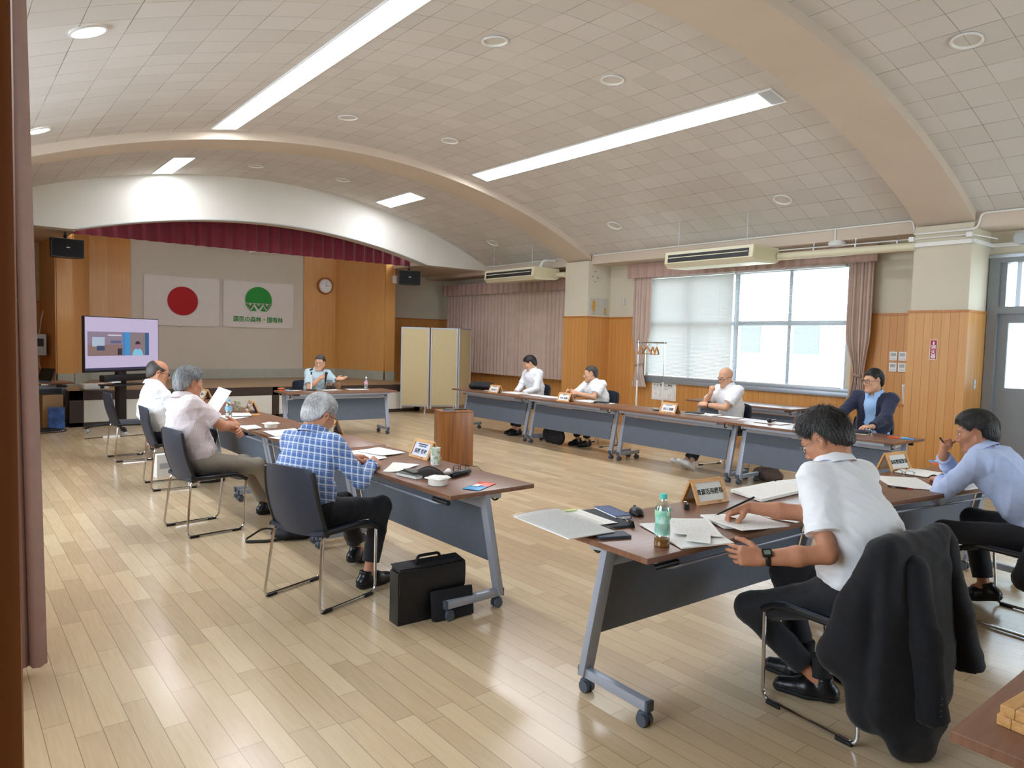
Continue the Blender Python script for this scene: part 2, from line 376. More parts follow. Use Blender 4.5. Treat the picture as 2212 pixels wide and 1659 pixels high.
struct(MB().b2((-1.0, -3.4, -.1), (10.8, 16.6, 0)).build('floor', M_FLOOR))
c_ = struct(arch_strip(MB(), -3.4, 13.36, -.12, 10.02, vz, .1, 72).build('ceiling', M_TILE, ang=60))
for y0, y1 in ((3.33, 3.99), (9.895, 10.55)):
    o = arch_strip(MB(), y0, y1, XLC-.05, XC+.05, lambda x: vz(min(max(x, 0.0), 9.9), -.115) if .0 < x < 9.9 else 3.06, .2, 72).build('beam_rib', M_BEAM, ang=60); struct(o)
# bulkheads along both long walls
for s, x0, x1, nmx in ((1, 9.88, 10.6, 'beam_right'), (-1, -.84, -.12, 'beam_left')):
    struct(MB().b2((x0, -3.4, 3.09), (x1, 15.95, 3.27)).b2((x0+.0, -3.4, 3.27), (x1, 13.5, 3.42)).build(nmx, M_BEAM))
# right wall
wr = struct(MB().b2((XW, -3.4, 0), (10.62, 1.6, 3.2)).b2((XW, 1.6, 2.79), (10.62, 3.31, 3.2)).b2((XW, 3.31, 0), (10.62, 5.1, 3.2)).b2((XW, 5.1, 0), (10.62, 8.95, .93)).b2((XW, 5.1, 2.83), (10.62, 8.95, 3.2)).b2((XW, 8.95, 0), (10.62, 16.2, 3.2)).build('wall_right', M_PLASTER))
wm = MB()
for y0, y1, z in ((-3.4, 1.55, 2.06), (3.99, 5.02, 2.06), (5.02, 9.03, .86), (9.03, 9.9, 2.06), (10.55, 15.95, 2.06)): wm.b2((XW-.02, y0, 0), (XW, y1, z))
wm.build('wainscot', M_WAINS, wr)
wm = MB()
for y0, y1 in ((-3.4, 1.55), (3.99, 5.02), (9.03, 9.9), (10.55, 15.95)): wm.b2((XW-.032, y0, 2.06), (XW, y1, 2.09))
wm.build('cap_rail', M_TRIMWOOD, wr)
def column(name, x0, x1, y0, y1, plain=False):
    c = struct(MB().b2((x0, y0, 0), (x1, y1, 3.15)).build(name, M_PLASTER))
    t = .014
    MB().b2((x0-t, y0-t, 0), (x1+t, y1+t, 2.06)).build('wainscot', M_WAINS, c)
    MB().b2((x0-t-.01, y0-t-.01, 2.06), (x1+t+.01, y1+t+.01, 2.088)).build('cap_rail', M_TRIMWOOD, c)
    return c
colN = column('column', XC, XW+.1, 3.33, 3.99); colF = column('column', XC, XW+.1, 9.9, 10.55)
column('column', XL-.1, XLC, 3.33, 3.99); column('column', XL-.1, XLC, 9.9, 10.55)
# stains and old screw holes on the far column's near face
MB().b2((9.86, 9.894, 2.12), (10.36, 9.899, 2.45)).build('paint_patch', mat('repaired_plaster', 'bcb9ae', .9, noise=.06, nscale=8), colF)
def blotch(cx, cz, w, h, m, name, y=9.8905, n=18):
    pts = [(cx+w*(.8+.35*rng.rand())*math.cos(2*math.pi*k/n), cz+h*(.75+.4*rng.rand())*math.sin(2*math.pi*k/n)) for k in range(n)]
    return MB().prism(pts, frame_mtx((0, y, 0), (1, 0, 0), (0, 0, 1)), .0015).build(name, m, colF)
M_OCHRE = mat('bare_ochre_patch', 'c39a4c', .9, noise=.15, nscale=20)
blotch(9.96, 2.29, .05, .13, M_OCHRE, 'stain'); blotch(10.28, 2.2, .032, .075, M_OCHRE, 'stain')
for dx, dz in ((0, .1), (-.07, 0), (.07, .0), (.075, -.03), (0, -.1)): MB().cyl((9.98+dx, 9.897, 2.86+dz), (9.98+dx, 9.89, 2.86+dz), .009).build('screw_hole', M_BLACK, colF)
# left wall with window openings (behind the camera's left edge)
wl = struct(MB().b2((-.86, -3.4, 0), (XL, .95, 3.2)).b2((-.86, .95, 0), (XL, 3.15, .93)).b2((-.86, .95, 2.83), (XL, 3.15, 3.2)).b2((-.86, 3.15, 0), (XL, 5.1, 3.2)).b2((-.86, 5.1, 0), (XL, 8.9, .93)).b2((-.86, 5.1, 2.83), (XL, 8.9, 3.2)).b2((-.86, 8.9, 0), (XL, 16.2, 3.2)).build('wall_left', M_PLASTER))
wm = MB()
for y0, y1, z in ((-3.4, .9, 2.06), (.9, 3.2, .86), (3.2, 3.33, 2.06), (3.99, 5.05, 2.06), (5.05, 8.95, .86), (8.95, 9.9, 2.06), (10.55, 15.95, 2.06)): wm.b2((XL, y0, 0), (XL+.02, y1, z))
wm.build('wainscot', M_WAINS, wl)
wf = struct(MB().b2((-.9, -3.4, 0), (4.9, -3.2, 4.6)).b2((9.1, -3.4, 0), (10.7, -3.2, 4.6)).b2((4.9, -3.4, 0), (9.1, -3.2, .93)).b2((4.9, -3.4, 2.83), (9.1, -3.2, 4.6)).build('wall_front', M_PLASTER))
# jamb beside the camera
struct(MB().b2((XL-.1, .58, 0), (.041, .70, 2.75), bev=.006).build('trim_1', M_DOORWOOD))
struct(MB().b2((XL-.1, .58, 2.75), (.041, .70, 3.3)).build('trim_2', M_PLASTER))

# ------------------------------------------------------------------ windows and doors
def alu_window(name, x, y0, y1, z0, z1, mull, rail):
    m = MB(); f = .05
    m.b2((x-.05, y0, z0), (x+.05, y1, z0+f)); m.b2((x-.05, y0, z1-f), (x+.05, y1, z1)); m.b2((x-.05, y0, z0), (x+.05, y0+f, z1)); m.b2((x-.05, y1-f, z0), (x+.05, y1, z1))
    for yy, ww in mull: m.b2((x-.045, yy-ww/2, z0), (x+.045, yy+ww/2, z1))
    for zz, ww in rail: m.b2((x-.04, y0, zz-ww/2), (x+.04, y1, zz+ww/2))
    o = struct(m.build(name, M_ALU)); MB().b2((x-.003, y0+.02, z0+.02), (x+.003, y1-.02, z1-.02)).build('glass', M_PANE, o); return o
w1 = alu_window('window_1', 10.52, 5.1, 8.95, .93, 2.83, ((7.03, .09), (6.06, .055), (7.98, .055)), ((1.96, .07),))
MB().b2((10.36, 5.02, .86), (10.5, 9.03, .93), bev=.006).build('sill', M_ALU, w1)
MB().b2((10.38, 5.02, .93), (10.46, 9.03, .985), bev=.004).build('inner_rail', M_ALU, w1)
alu_window('window_2', -.76, 5.1, 8.9, .93, 2.83, ((7.0, .09), (6.05, .055), (7.95, .055)), ((1.96, .07),))
alu_window('window_3', -.76, .95, 3.15, .93, 2.83, ((2.05, .09),), ((1.96, .07),))
wx = alu_window('added_fill_window', 0, -2.1, 2.1, .93, 2.83, ((0, .09),), ((1.96, .07),)); wx.location = (7.0, -3.3, 0); wx.rotation_euler = (0, 0, R_(90))  # unseen opening behind the camera, added to brighten the foreground
d1 = struct(MB().b2((10.38, 3.2, 0), (10.56, 3.31, 2.79)).b2((10.38, 1.6, 0), (10.56, 1.7, 2.79)).b2((10.38, 1.7, 2.70), (10.56, 3.2, 2.79)).b2((10.38, 1.7, 2.06), (10.56, 3.2, 2.15)).b2((10.42, 3.13, 2.15), (10.52, 3.2, 2.7)).b2((10.42, 1.7, 2.15), (10.52, 1.77, 2.7)).build('door_1', M_DOORGREY))
MB().b2((10.465, 1.77, 2.15), (10.47, 3.13, 2.7)).build('transom_glass', M_PANE, d1)
MB().b2((10.44, 2.98, 2.15), (10.5, 3.03, 2.7)).build('transom_stile', M_ALU, d1)
MB().b2((10.37, 1.6, 2.76), (10.40, 3.33, 2.80)).build('head_trim', M_ALU, d1)
for y0, y1 in ((1.7, 2.44), (2.46, 3.2)):
    g0, g1 = y0+.11, y1-.11
    lf = MB().b2((10.44, y0, 0), (10.49, y1, 1.13)).b2((10.44, y0, 1.95), (10.49, y1, 2.06)).b2((10.44, y0, 1.13), (10.49, g0, 1.95)).b2((10.44, g1, 1.13), (10.49, y1, 1.95)).build('door_leaf', M_DOORGREY, d1)
    MB().b2((10.462, g0, 1.13), (10.468, g1, 1.95)).build('frosted_pane', M_FROST, lf)
    MB().cyl((10.42, (2.36 if y0 < 2 else 2.54), .95), (10.42, (2.36 if y0 < 2 else 2.54), 1.15), .011).build('door_handle', M_ALU, lf)
# blinds
def blind(lbl, y0, y1, tilt):
    t = thing('venetian_blind', lbl, 'blind', (10.40, (y0+y1)/2, 0)); h = (y1-y0)/2
    MB().b2((-.025, -h, 2.79), (.03, h, 2.83)).build('headrail', M_WHITEPL, t)
    MB().b2((-.015, -h, .985), (.015, h, 1.0)).build('bottom_rail', M_WHITEPL, t)
    m = MB(); z = 1.025; rot = Matrix.Rotation(R_(tilt), 3, 'Y')
    while z < 2.785: m.box((0, 0, z), (.026, 2*h, .0011), rot); z += .0235
    m.build('slats', M_SLAT, t, norm=False)
    for yy in (-h*.72, 0, h*.72): MB().cyl((-.016, yy, .99), (-.016, yy, 2.8), .0012, seg=5).build('ladder_cord', M_WHITEPL, t)
blind('half closed white venetian blind over the left half of the window', 7.06, 8.9, 58)
blind('open white venetian blind over the bright right half of the window', 5.16, 7.0, 6)
# curtains
def pleats(mb, p0, p1, z0, z1, amp, n, thick=.012, taper=None, nu=None, ph=0., nv=14):
    p0, p1 = Vector(p0+(0,)), Vector(p1+(0,)); d = (p1-p0); nrm = Vector((-d.y, d.x, 0)).normalized(); nu = nu or n*8
    def f(u, v):
        uu = u
        if taper: a, b = taper(v); uu = a+(b-a)*u
        k = amp*(math.sin(2*math.pi*n*u+ph+.5*math.sin(7*u*n**.5))+.35*math.sin(4.1*math.pi*n*u+1.3))*(.75+.25*v)
        q = p0+d*uu+nrm*k; return (q.x, q.y, z1+(z0-z1)*v)
    return mb.grid(f, nu, nv, thick)
t = thing('closed_curtain', 'long closed mauve curtain covering the far window behind the folding screen', 'curtain', (0, 0, 0))
pleats(MB(), (10.22, 15.45), (10.22, 10.92), .775, 2.80, .035, 34).build('curtain', M_CURTAIN, t, ang=80, norm=False)
pleats(MB(), (10.12, 15.55), (10.12, 10.6), 2.66, 2.93, .022, 24, nv=3).build('valance', M_CURTAIN2, t, ang=50, norm=False)
MB().b2((10.14, 10.6, 2.86), (10.4, 15.55, 2.9)).build('curtain_rail', M_CURTAIN2, t)
t = thing('tied_curtain', 'pair of mauve curtains tied back at both sides of the bright window', 'curtain', (0, 0, 0))
def tie(v, w=.42):
    k = min(1, abs(v-.8)/.32); s = (1-k)*(1-k)*(1+2*k); return w*s
for a, b, sg in ((9.15, 8.70, 1), (4.69, 5.05, 1)):
    tp = (lambda v: (tie(v, .30), 1-tie(v, .38))) if a > 6 else (lambda v: (tie(v, .2), 1-tie(v, .36)))
    c = pleats(MB(), (10.26, a), (10.26, b), .775, 2.82, .026, 7, taper=tp, nv=40).build('curtain', M_CURTAIN, t, ang=80, norm=False)
    zc = 2.82-.8*2.045; ya, yb = a+(b-a)*.29, a+(b-a)*.62
    MB().tube(fillet([(10.21, ya, zc+.0), (10.21, yb, zc+.03), (10.31, yb, zc+.03), (10.31, ya, zc)], .03, 4, True), .03, 8, True, .35).build('tieback', M_CURTAIN2, t)
pleats(MB(), (10.17, 9.24), (10.17, 4.62), 2.80, 3.06, .022, 24, nv=3).build('valance', M_CURTAIN2, t, ang=50, norm=False)
t = thing('stage_side_curtain', 'narrow mauve curtain gathered in the corner left of the stage', 'curtain', (0, 0, 0))
pleats(MB(), (.85, 15.86), (1.36, 15.86), .72, 2.62, .03, 6, taper=lambda v: (0, .92-.45*min(v, .66)/.66 if v < .66 else .47+.45*(v-.66)/.34), nv=24).build('curtain', M_CURTAIN, t, ang=80, norm=False)
t = thing('doorway_curtain', 'long mauve curtain hanging close by the wooden jamb at the left edge', 'curtain', (0, 0, 0))
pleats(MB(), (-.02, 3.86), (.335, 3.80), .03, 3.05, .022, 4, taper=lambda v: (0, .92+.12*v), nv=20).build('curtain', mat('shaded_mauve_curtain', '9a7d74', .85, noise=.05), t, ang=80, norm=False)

# ------------------------------------------------------------------ stage end
YP = 13.36
def lower(x):
    a, b, c = 1.72, 8.28, 5.0
    if x <= a or x >= b: return 3.17
    h = (x-c)/3.28; return 3.17+.47*max(0, 1-h*h)
mb = MB(); n = 120; g = []
for i in range(n+1):
    x = XL-.1+(10.55-XL+.1)*i/n; zl = lower(x); zt = vz(min(max(x, .0), 9.9), .06)
    g.append([mb.bm.verts.new(p) for p in ((x, YP, zl), (x, YP, zt), (x, YP+.28, zt), (x, YP+.28, zl))])
for a, b in zip(g, g[1:]):
    for k in range(4): mb.bm.faces.new((a[k], b[k], b[(k+1) % 4], a[(k+1) % 4]))
pw = struct(mb.build('wall_proscenium', M_WHITEP, ang=50))
mb = MB(); pts = [(x, YP-.012, lower(x)+.004) for x in [1.72+(6.56)*i/60 for i in range(61)]]
mb.tube(pts, .012, 6).build('arch_trim', M_GREYPL, pw)
struct(MB().b2((8.2, YP+.28, 3.17), (10.6, 16.0, 3.25)).b2((XL-.1, YP+.28, 3.17), (1.75, 16.0, 3.25)).build('ceiling_recess', M_BEAM))
struct(MB().b2((1.5, YP+.28, 4.3), (8.5, 16.5, 4.4)).build('ceiling_stage', M_SCREENWALL))
wb = struct(MB().b2((8.2, 15.95, 0), (10.7, 16.1, 3.3)).b2((XL-.2, 15.95, 0), (1.47, 16.1, 3.3)).build('wall_back', M_PLASTER))
MB().b2((8.2, 15.93, 0), (10.6, 15.95, 2.06)).b2((XL, 15.93, 0), (1.47, 15.95, 2.06)).build('wainscot', M_WAINS, wb)
MB().b2((8.2, 15.92, 2.06), (10.6, 15.95, 2.09)).b2((XL, 15.92, 2.06), (1.47, 15.95, 2.09)).build('cap_rail', M_TRIMWOOD, wb)
ws = struct(MB().b2((1.3, 16.3, 0), (8.4, 16.45, 4.4)).build('wall_stage', M_SCREENWALL))
MB().b2((6.72, 16.27, .57), (7.56, 16.3, 4.3)).b2((2.2, 16.27, .57), (3.05, 16.3, 4.3)).build('veneer_panel', M_STAGEWOOD, ws)
MB().b2((2.2, 16.25, .57), (7.56, 16.28, .79)).build('baseboard', M_GREYBASE, ws)
def wing(name, pts):
    m = MB(); b = MB()
    for (a, c) in zip(pts, pts[1:]):
        m.bar((*a, 2.43), (*c, 2.43), .05, 3.72); b.bar((*a, .68), (*c, .68), .07, .22)
    o = struct(m.build(name, M_STAGEWOOD)); b.build('baseboard', M_GREYBASE, o); return o
wgR = wing('wall_wing_right', [(7.54, 16.3), (8.03, 14.72), (8.27, 14.72), (8.27, 15.95)])
wgL = wing('wall_wing_left', [(2.3, 16.3), (1.84, 14.72), (1.6, 14.72), (1.49, 15.95)])
# stage deck with panelled front
sd = struct(MB().b2((1.62, 13.32, .03), (8.12, 16.3, .565)).build('stage', M_DARKBROWN))
MB().b2((1.60, 13.30, .565), (8.13, 16.3, .585)).build('stage_floor', M_STAGEFLOOR, sd)
m = MB()
for x0, x1 in ((1.80, 3.27), (3.29, 4.88), (5.02, 6.4), (6.42, 7.98)): m.b2((x0, 13.295, .07), (x1, 13.32, .43))
m.build('front_panel', M_PANELWHITE, sd)
MB().b2((1.60, 13.29, .0), (8.13, 13.33, .065)).b2((1.60, 13.29, .435), (8.13, 13.33, .585)).b2((1.60, 13.29, 0), (1.79, 13.33, .585)).b2((4.89, 13.29, 0), (5.01, 13.33, .585)).b2((7.99, 13.29, 0), (8.13, 13.33, .585)).build('front_frame', M_DARKBROWN, sd)
# red valance over the stage
t = thing('stage_valance', 'crimson pleated valance hanging under the white arch above the stage', 'curtain', (0, 0, 0))
pleats(MB(), (1.55, 13.95), (8.5, 13.95), 3.17, 3.95, .03, 30, nv=4, ph=.4).build('curtain', M_RED, t, ang=70, norm=False)
MB().cyl((1.5, 13.97, 3.95), (8.5, 13.97, 3.95), .02).build('rail', M_BLACK, t)

# ------------------------------------------------------------------ ceiling lights
def strip(lbl, x0, x1, y0, y1, dark_end=0.):
    zc = vz((x0+x1)/2); sl = math.atan2(vz(x1)-vz(x0), x1-x0); w = (x1-x0)/math.cos(sl)
    t = thing('ceiling_light', lbl, 'ceiling light', ((x0+x1)/2, (y0+y1)/2, zc-.005), 0, 'recessed fluorescent lights'); t.rotation_euler = (0, -sl, 0); L = y1-y0
    MB().b2((-w/2-.012, -L/2, -.012), (-w/2, L/2, .03)).b2((w/2, -L/2, -.012), (w/2+.012, L/2, .03)).b2((-w/2-.012, -L/2-.012, -.012), (w/2+.012, -L/2, .03)).b2((-w/2-.012, L/2, -.012), (w/2+.012, L/2+.012, .03)).build('frame', M_WHITEPL, t)
    MB().b2((-w/2, -L/2+dark_end, -.006), (w/2, L/2, .004)).build('diffuser', emis('lit_diffuser', 'f4f8ff', STRIP_E), t)
    if dark_end: MB().b2((-w/2, -L/2, -.004), (w/2, -L/2+dark_end-.004, .004)).build('end_panel', M_GREYPL, t)
strip('long lit strip light on the stage side running towards the top edge', 2.78, 3.08, 3.99, 9.74)
strip('long lit strip light with an unlit end near the big rib', 6.81, 7.11, 4.28, 9.62, .17)
strip('short lit panel light left above the white arch', 2.81, 3.11, 11.8, 13.2)
strip('short lit panel light right above the white arch', 6.81, 7.13, 11.6, 12.9)
def downlight(x, y, lit, lbl):
    sl = math.atan2(vz(x+.05)-vz(x-.05), .1)
    t = thing('downlight', lbl, 'ceiling light', (x, y, vz(x)-.004), 0, 'round recessed downlights'); t.rotation_euler = (0, -sl, 0)
    MB().lathe([(.125, .0), (.128, -.012), (.112, -.014), (.108, .0)], seg=28, cap=False).build('trim_ring', M_WHITEPL, t)
    if lit: MB().lathe([(.108, -.003), (.108, .004)], seg=28).build('lit_lens', emis('lit_downlight', 'fff0dc', DOWN_E), t)
    else:
        MB().lathe([(.108, -.002), (.085, .03), (.05, .06), (.02, .07), (0.001, .07)], seg=28, cap=False).build('reflector_bowl', M_IVORY, t)
        MB().ball((-.05, .0, .02), (.008, .008, .008)).build('socket_spring', M_GREYPL, t)
DL = [(.835, 5.81, 1, 'lit round downlight at the upper left, the nearer and larger one'), (.83, 9.01, 1, 'lit round downlight at the left edge, the farther one'),
 (4.13, 5.52, 0, 'unlit downlight left of centre between the long lights, the nearest there'), (5.68, 5.47, 0, 'unlit downlight beside the second strip light near the big rib'),
 (4.15, 8.66, 0, 'unlit downlight just right of the far end of the first strip light'), (5.71, 8.64, 0, 'unlit downlight left of the far end of the second strip light'),
 (4.19, 12.2, 0, 'unlit downlight right of the left short panel light'), (5.71, 12.1, 0, 'unlit downlight left of the right short panel light'),
 (9.09, 12.05, 0, 'small unlit downlight above the far air conditioner'), (9.12, 8.62, 0, 'unlit downlight low on the vault left of the near air conditioner'),
 (9.11, 5.46, 0, 'unlit downlight low on the vault above the bright window'), (6.92, 2.49, 0, 'unlit downlight beyond the big rib at the upper right')]
for a in DL: downlight(*a)
# ------------------------------------------------------------------ folding tables
def make_table(L, label, group='folding tables on castors'):
    """local x = length, +y = panel side, -y = sitter's side"""
    t = thing('folding_table', label, 'table', (0, 0, 0), 0, group); D = .30; h = L/2
    MB().b2((-h+.004, -D, .694), (h-.004, D, .72), bev=.003).build('tabletop', M_TABLE, t)
    MB().b2((-h+.13, .255, .668), (h-.22, .275, .694)).build('front_rail', M_STEEL, t)
    MB().b2((-h+.09, -.02, .60), (h-.09, .03, .66), bev=.004).build('crossbeam', M_STEEL, t)
    a = math.atan2(.062, .33)
    MB().box((0, .062, .425), (L-.22, .012, .345), Matrix.Rotation(a, 3, 'X'), .003).build('modesty_panel', M_PANELGREY, t)
    for s in (-1, 1):
        x = s*(h-.075)
        lg = MB().bar((x, -.02, .69), (x, .105, .075), .036, .062, (1, 0, 0), .004).build('leg', M_STEEL, t)
        for zz, yy in ((.60, -.002), (.55, .008)): MB().cyl((x+s*.017, yy, zz), (x+s*.021, yy, zz), .009, seg=10).build('bolt', M_CHROME, lg)
        ft = MB().b2((x-.02, -.275, .068), (x+.02, .125, .112), bev=.005).build('foot', M_STEEL, t)
        for yy in (-.275, .125): MB().b2((x-.021, yy-.008, .067), (x+.021, yy+.008, .113), bev=.004).build('end_cap', M_CASTER, ft)
        for yy in (-.245, .10):
            cs = MB().cyl((x, yy, .068), (x, yy, .05), .012, seg=10).ball((x, yy, .036), (.024, .03, .026), 12, 8).build('caster', M_CASTER, t)
            MB().cyl((x-.024, yy-.008, .027), (x-.006, yy-.008, .027), .027, seg=18).cyl((x+.006, yy-.008, .027), (x+.024, yy-.008, .027), .027, seg=18).build('wheel', M_CASTER, cs)
        br = MB().bar((x-s*.03, -.12, .688), (x-s*.03, .12, .655), .03, .03, bev=.003).build('bracket', M_GREYPL, t)
        MB().tube(fillet([(x-s*.05, .1, .69), (x-s*.05, .14, .64), (x-s*.05, .1, .62), (x-s*.05, .06, .66)], .02), .006, 6).build('fold_hook', M_BLACK, t)
    MB().tube(fillet([(-h+.2, -.13, .69), (-h+.2, -.15, .635), (-h+.2, -.25, .635), (h-.2, -.25, .635), (h-.2, -.15, .635), (h-.2, -.13, .69)], .03), .007, 7).build('bag_rail', M_STEEL, t)
    MB().tube([(-h+.22, -.20, .66), (h-.22, -.20, .66)], .007, 7).build('bag_rail', M_STEEL, t)
    for s in (-1, 1): MB().cyl((s*(h-.24), -.255, .655), (s*(h-.09), -.255, .655), .014, seg=10).build('fold_lever', M_BLACK, t)
    return t
def put(o, x, y, rz, label=None):
    o.location = (x, y, 0); o.rotation_euler = (0, 0, R_(rz))
    if label: o['label'] = label
    return o
T0 = put(make_table(1.81, 'brown folding table nearest the camera on the left row, with the briefcase beside it'), 2.42, 4.06, -89)
T_ = {}
for k, (y, lb) in enumerate(((5.87, 'brown folding table of the left row before the man in the pinkish short sleeve shirt'), (7.68, 'brown folding table of the left row before the balding man beside the television'), (9.49, 'farthest brown folding table of the left row, before the empty chair'))):
    put(copy_tree(T0), 2.425+.008*k, y, -89.6, lb)
put(copy_tree(T0), 3.065, 2.075, -1.6, 'brown folding table in the right foreground before the man with the blue lanyard')
put(copy_tree(T0), 4.905, 1.91, -9, 'brown folding table before the man in the pale blue shirt at the right edge')
TF = make_table(1.86, 'folding table along the windows nearest the folding screen, with a black bag on it')
put(TF, 7.22, 9.345, 89.4)
put(copy_tree(TF), 7.20, 7.485, 89.4, 'window side folding table second from the folding screen, black case under it')
put(copy_tree(TF), 7.175, 5.62, 89.4, 'window side folding table before the bald man in the white polo shirt')
put(copy_tree(TF), 7.15, 3.76, 89.4, 'window side folding table before the man in the navy blazer')
put(copy_tree(T0), 4.86, 10.42, 176.5, 'folding table in front of the stage before the man holding a microphone')
put(copy_tree(T0), 9.45, 6.1, 90, 'spare folding table standing against the wall under the bright window')
put(copy_tree(T0), 2.64, .275, 0, 'folding table corner in the bottom right with stacked name stands')
put(copy_tree(T0), .75, 13.6, 8, 'folding table in the corner left of the stage with a laptop on it')

# ------------------------------------------------------------------ stacking chairs
def make_chair(label):
    t = thing('stacking_chair', label, 'chair', (0, 0, 0), 0, 'charcoal sled base chairs')
    def seat(u, v):
        x = (u-.5)*.44; y = -.20+v*.43
        z = .445-.016*math.sin(math.pi*v)*(1-(2*u-1)**2)+.02*abs(2*u-1)**2.5 - (.05*((v-.8)/.2)**2 if v > .8 else 0)
        return (x*(1-.05*v), y, z)
    st = MB().grid(seat, 14, 16, .022).build('seat', M_CHAIR, t, ang=60)
    for s in (-1, 1): MB().tube([(s*.222, -.2+.44*k/8, .447-(.045*((k-6)/2)**2 if k > 6 else 0)) for k in range(9)], [.012]*8+[.014], 8, flat=1.3).build('seat_rim', M_BLACK, st)
    def back(u, v):
        s = 2*u-1; wd = .225-.03*v*v+(-.012*(1-v)); y = -.205-.10*v-.0*v*v+.045*(s*s)*1.0-.02*math.sin(math.pi*v); z = .42+.40*v+.012*(1-s*s)*v
        if v > .9: wd *= 1-.0*((v-.9)/.1)
        r = max(0, (v-.86)/.14); wd *= math.sqrt(max(0, 1-.12*r*r*r))
        return (s*wd, y, z)
    bk = MB().grid(back, 16, 18, .014).build('backrest', M_CHAIR, t, ang=60)
    MB().grid(lambda u, v: tuple(Vector(back(.08+.84*u, .36+.58*v))+Vector((0, .006, 0))), 14, 14, .028).build('mesh_panel', mat('perforated_back', '232a38', .6, noise=.25, nscale=140), bk, ang=60)
    for s in (0, 1): MB().tube([tuple(Vector(back(s, .02+.94*k/10))+Vector((0, .004, 0))) for k in range(11)], .0105, 8, flat=1.3).build('back_post', M_BLACK, bk)
    for s in (-1, 1):
        fr = MB().tube(fillet([(s*.19, .20, .425), (s*.215, .235, .41), (s*.235, .21, .012), (s*.235, -.235, .012), (s*.20, -.19, .43), (s*.19, .0, .43)], .045, 5), .0085, 8).build('sled_leg', M_CHROME, t)
        for y in (.15, -.18): MB().b2((s*.235-.013, y-.035, 0), (s*.235+.013, y+.035, .018), bev=.004).build('glide', M_BLACK, fr)
    for y in (.19, -.16): MB().cyl((-.2, y, .425), (.2, y, .425), .008, seg=8).build('cross_bar', M_CHROME, t)
    return t
CH0 = put(make_chair('charcoal chair of the man in the blue plaid shirt'), 1.775, 3.99, -71)
for x, y, rz, lb in ((1.64, 5.93, -83, 'charcoal chair of the grey haired man in the pinkish shirt'), (1.83, 7.79, -93, 'charcoal chair of the balding man beside the television'),
    (1.82, 9.72, -88, 'empty charcoal chair beyond the balding man at the far end of the left row'), (3.03, 1.44, -6, 'charcoal chair with a black suit jacket over it in the right foreground'),
    (4.87, 1.30, -6, 'charcoal chair of the man in the pale blue shirt at the right edge'), (7.90, 9.28, 84, 'charcoal chair of the dark haired man before the mauve curtain'),
    (7.88, 7.68, 92, 'charcoal chair of the man with clasped hands beside the far column'), (7.88, 5.40, 82, 'charcoal chair of the bald man before the blinds'),
    (7.9, 3.62, 95, 'charcoal chair of the man in the navy blazer'), (4.72, 11.12, 180, 'charcoal chair of the man with the microphone')):
    put(copy_tree(CH0), x, y, rz, lb)

# ------------------------------------------------------------------ lectern
t = thing('lectern', 'low wooden box lectern standing alone in the middle of the room', 'lectern', (4.84, 7.12, 0), R_(-18))
M_LEC = wood_mat('zebra_veneer', '6b3d18', '99622c', st=(9, 9, .35), sc=3.2, rough=.35)
MB().b2((-.20, -.165, .05), (.20, .165, .70), bev=.003).build('body', M_LEC, t)
MB().b2((-.17, -.13, 0), (.17, .13, .05)).build('plinth', M_LEC, t)
MB().b2((-.203, -.168, .70), (.203, .168, .712), bev=.002).build('top', M_LEC, t)
def local_on(t, x, y, z):
    rz = t.rotation_euler[2]; c, s = math.cos(rz), math.sin(rz); return (t.location[0]+c*x-s*y, t.location[1]+s*x+c*y, z)
def slab(name, lbl, cat, loc, d, m, rz=0., bev=.004, group=None, top=None):
    o = thing(name, lbl, cat, loc, rz, group); MB().b2((-d[0]/2, -d[1]/2, 0), (d[0]/2, d[1]/2, d[2]), bev=min(bev, d[2]*.4)).build('body', m, o)
    if top: MB().b2((-d[0]/2+.006, -d[1]/2+.008, d[2]), (d[0]/2-.006, d[1]/2-.008, d[2]+.0012)).build('screen', top, o)
    return o
M_SCR = mat('dark_glass', '0c0e12', .08)
slab('smartphone', 'blue edged smartphone lying on the lectern at its left side', 'phone', local_on(t, -.09, -.07, .713), (.075, .15, .009), mat('blue_case', '5d7fa6', .4), R_(60), top=M_SCR)
slab('smartphone', 'black smartphone lying in the middle of the lectern', 'phone', local_on(t, -.04, .06, .713), (.075, .15, .009), M_BLACK, R_(20), top=M_SCR)
slab('smartphone', 'black smartphone lying on the lectern towards its right side', 'phone', local_on(t, .09, .03, .713), (.075, .15, .009), M_BLACK, R_(75), top=M_SCR)

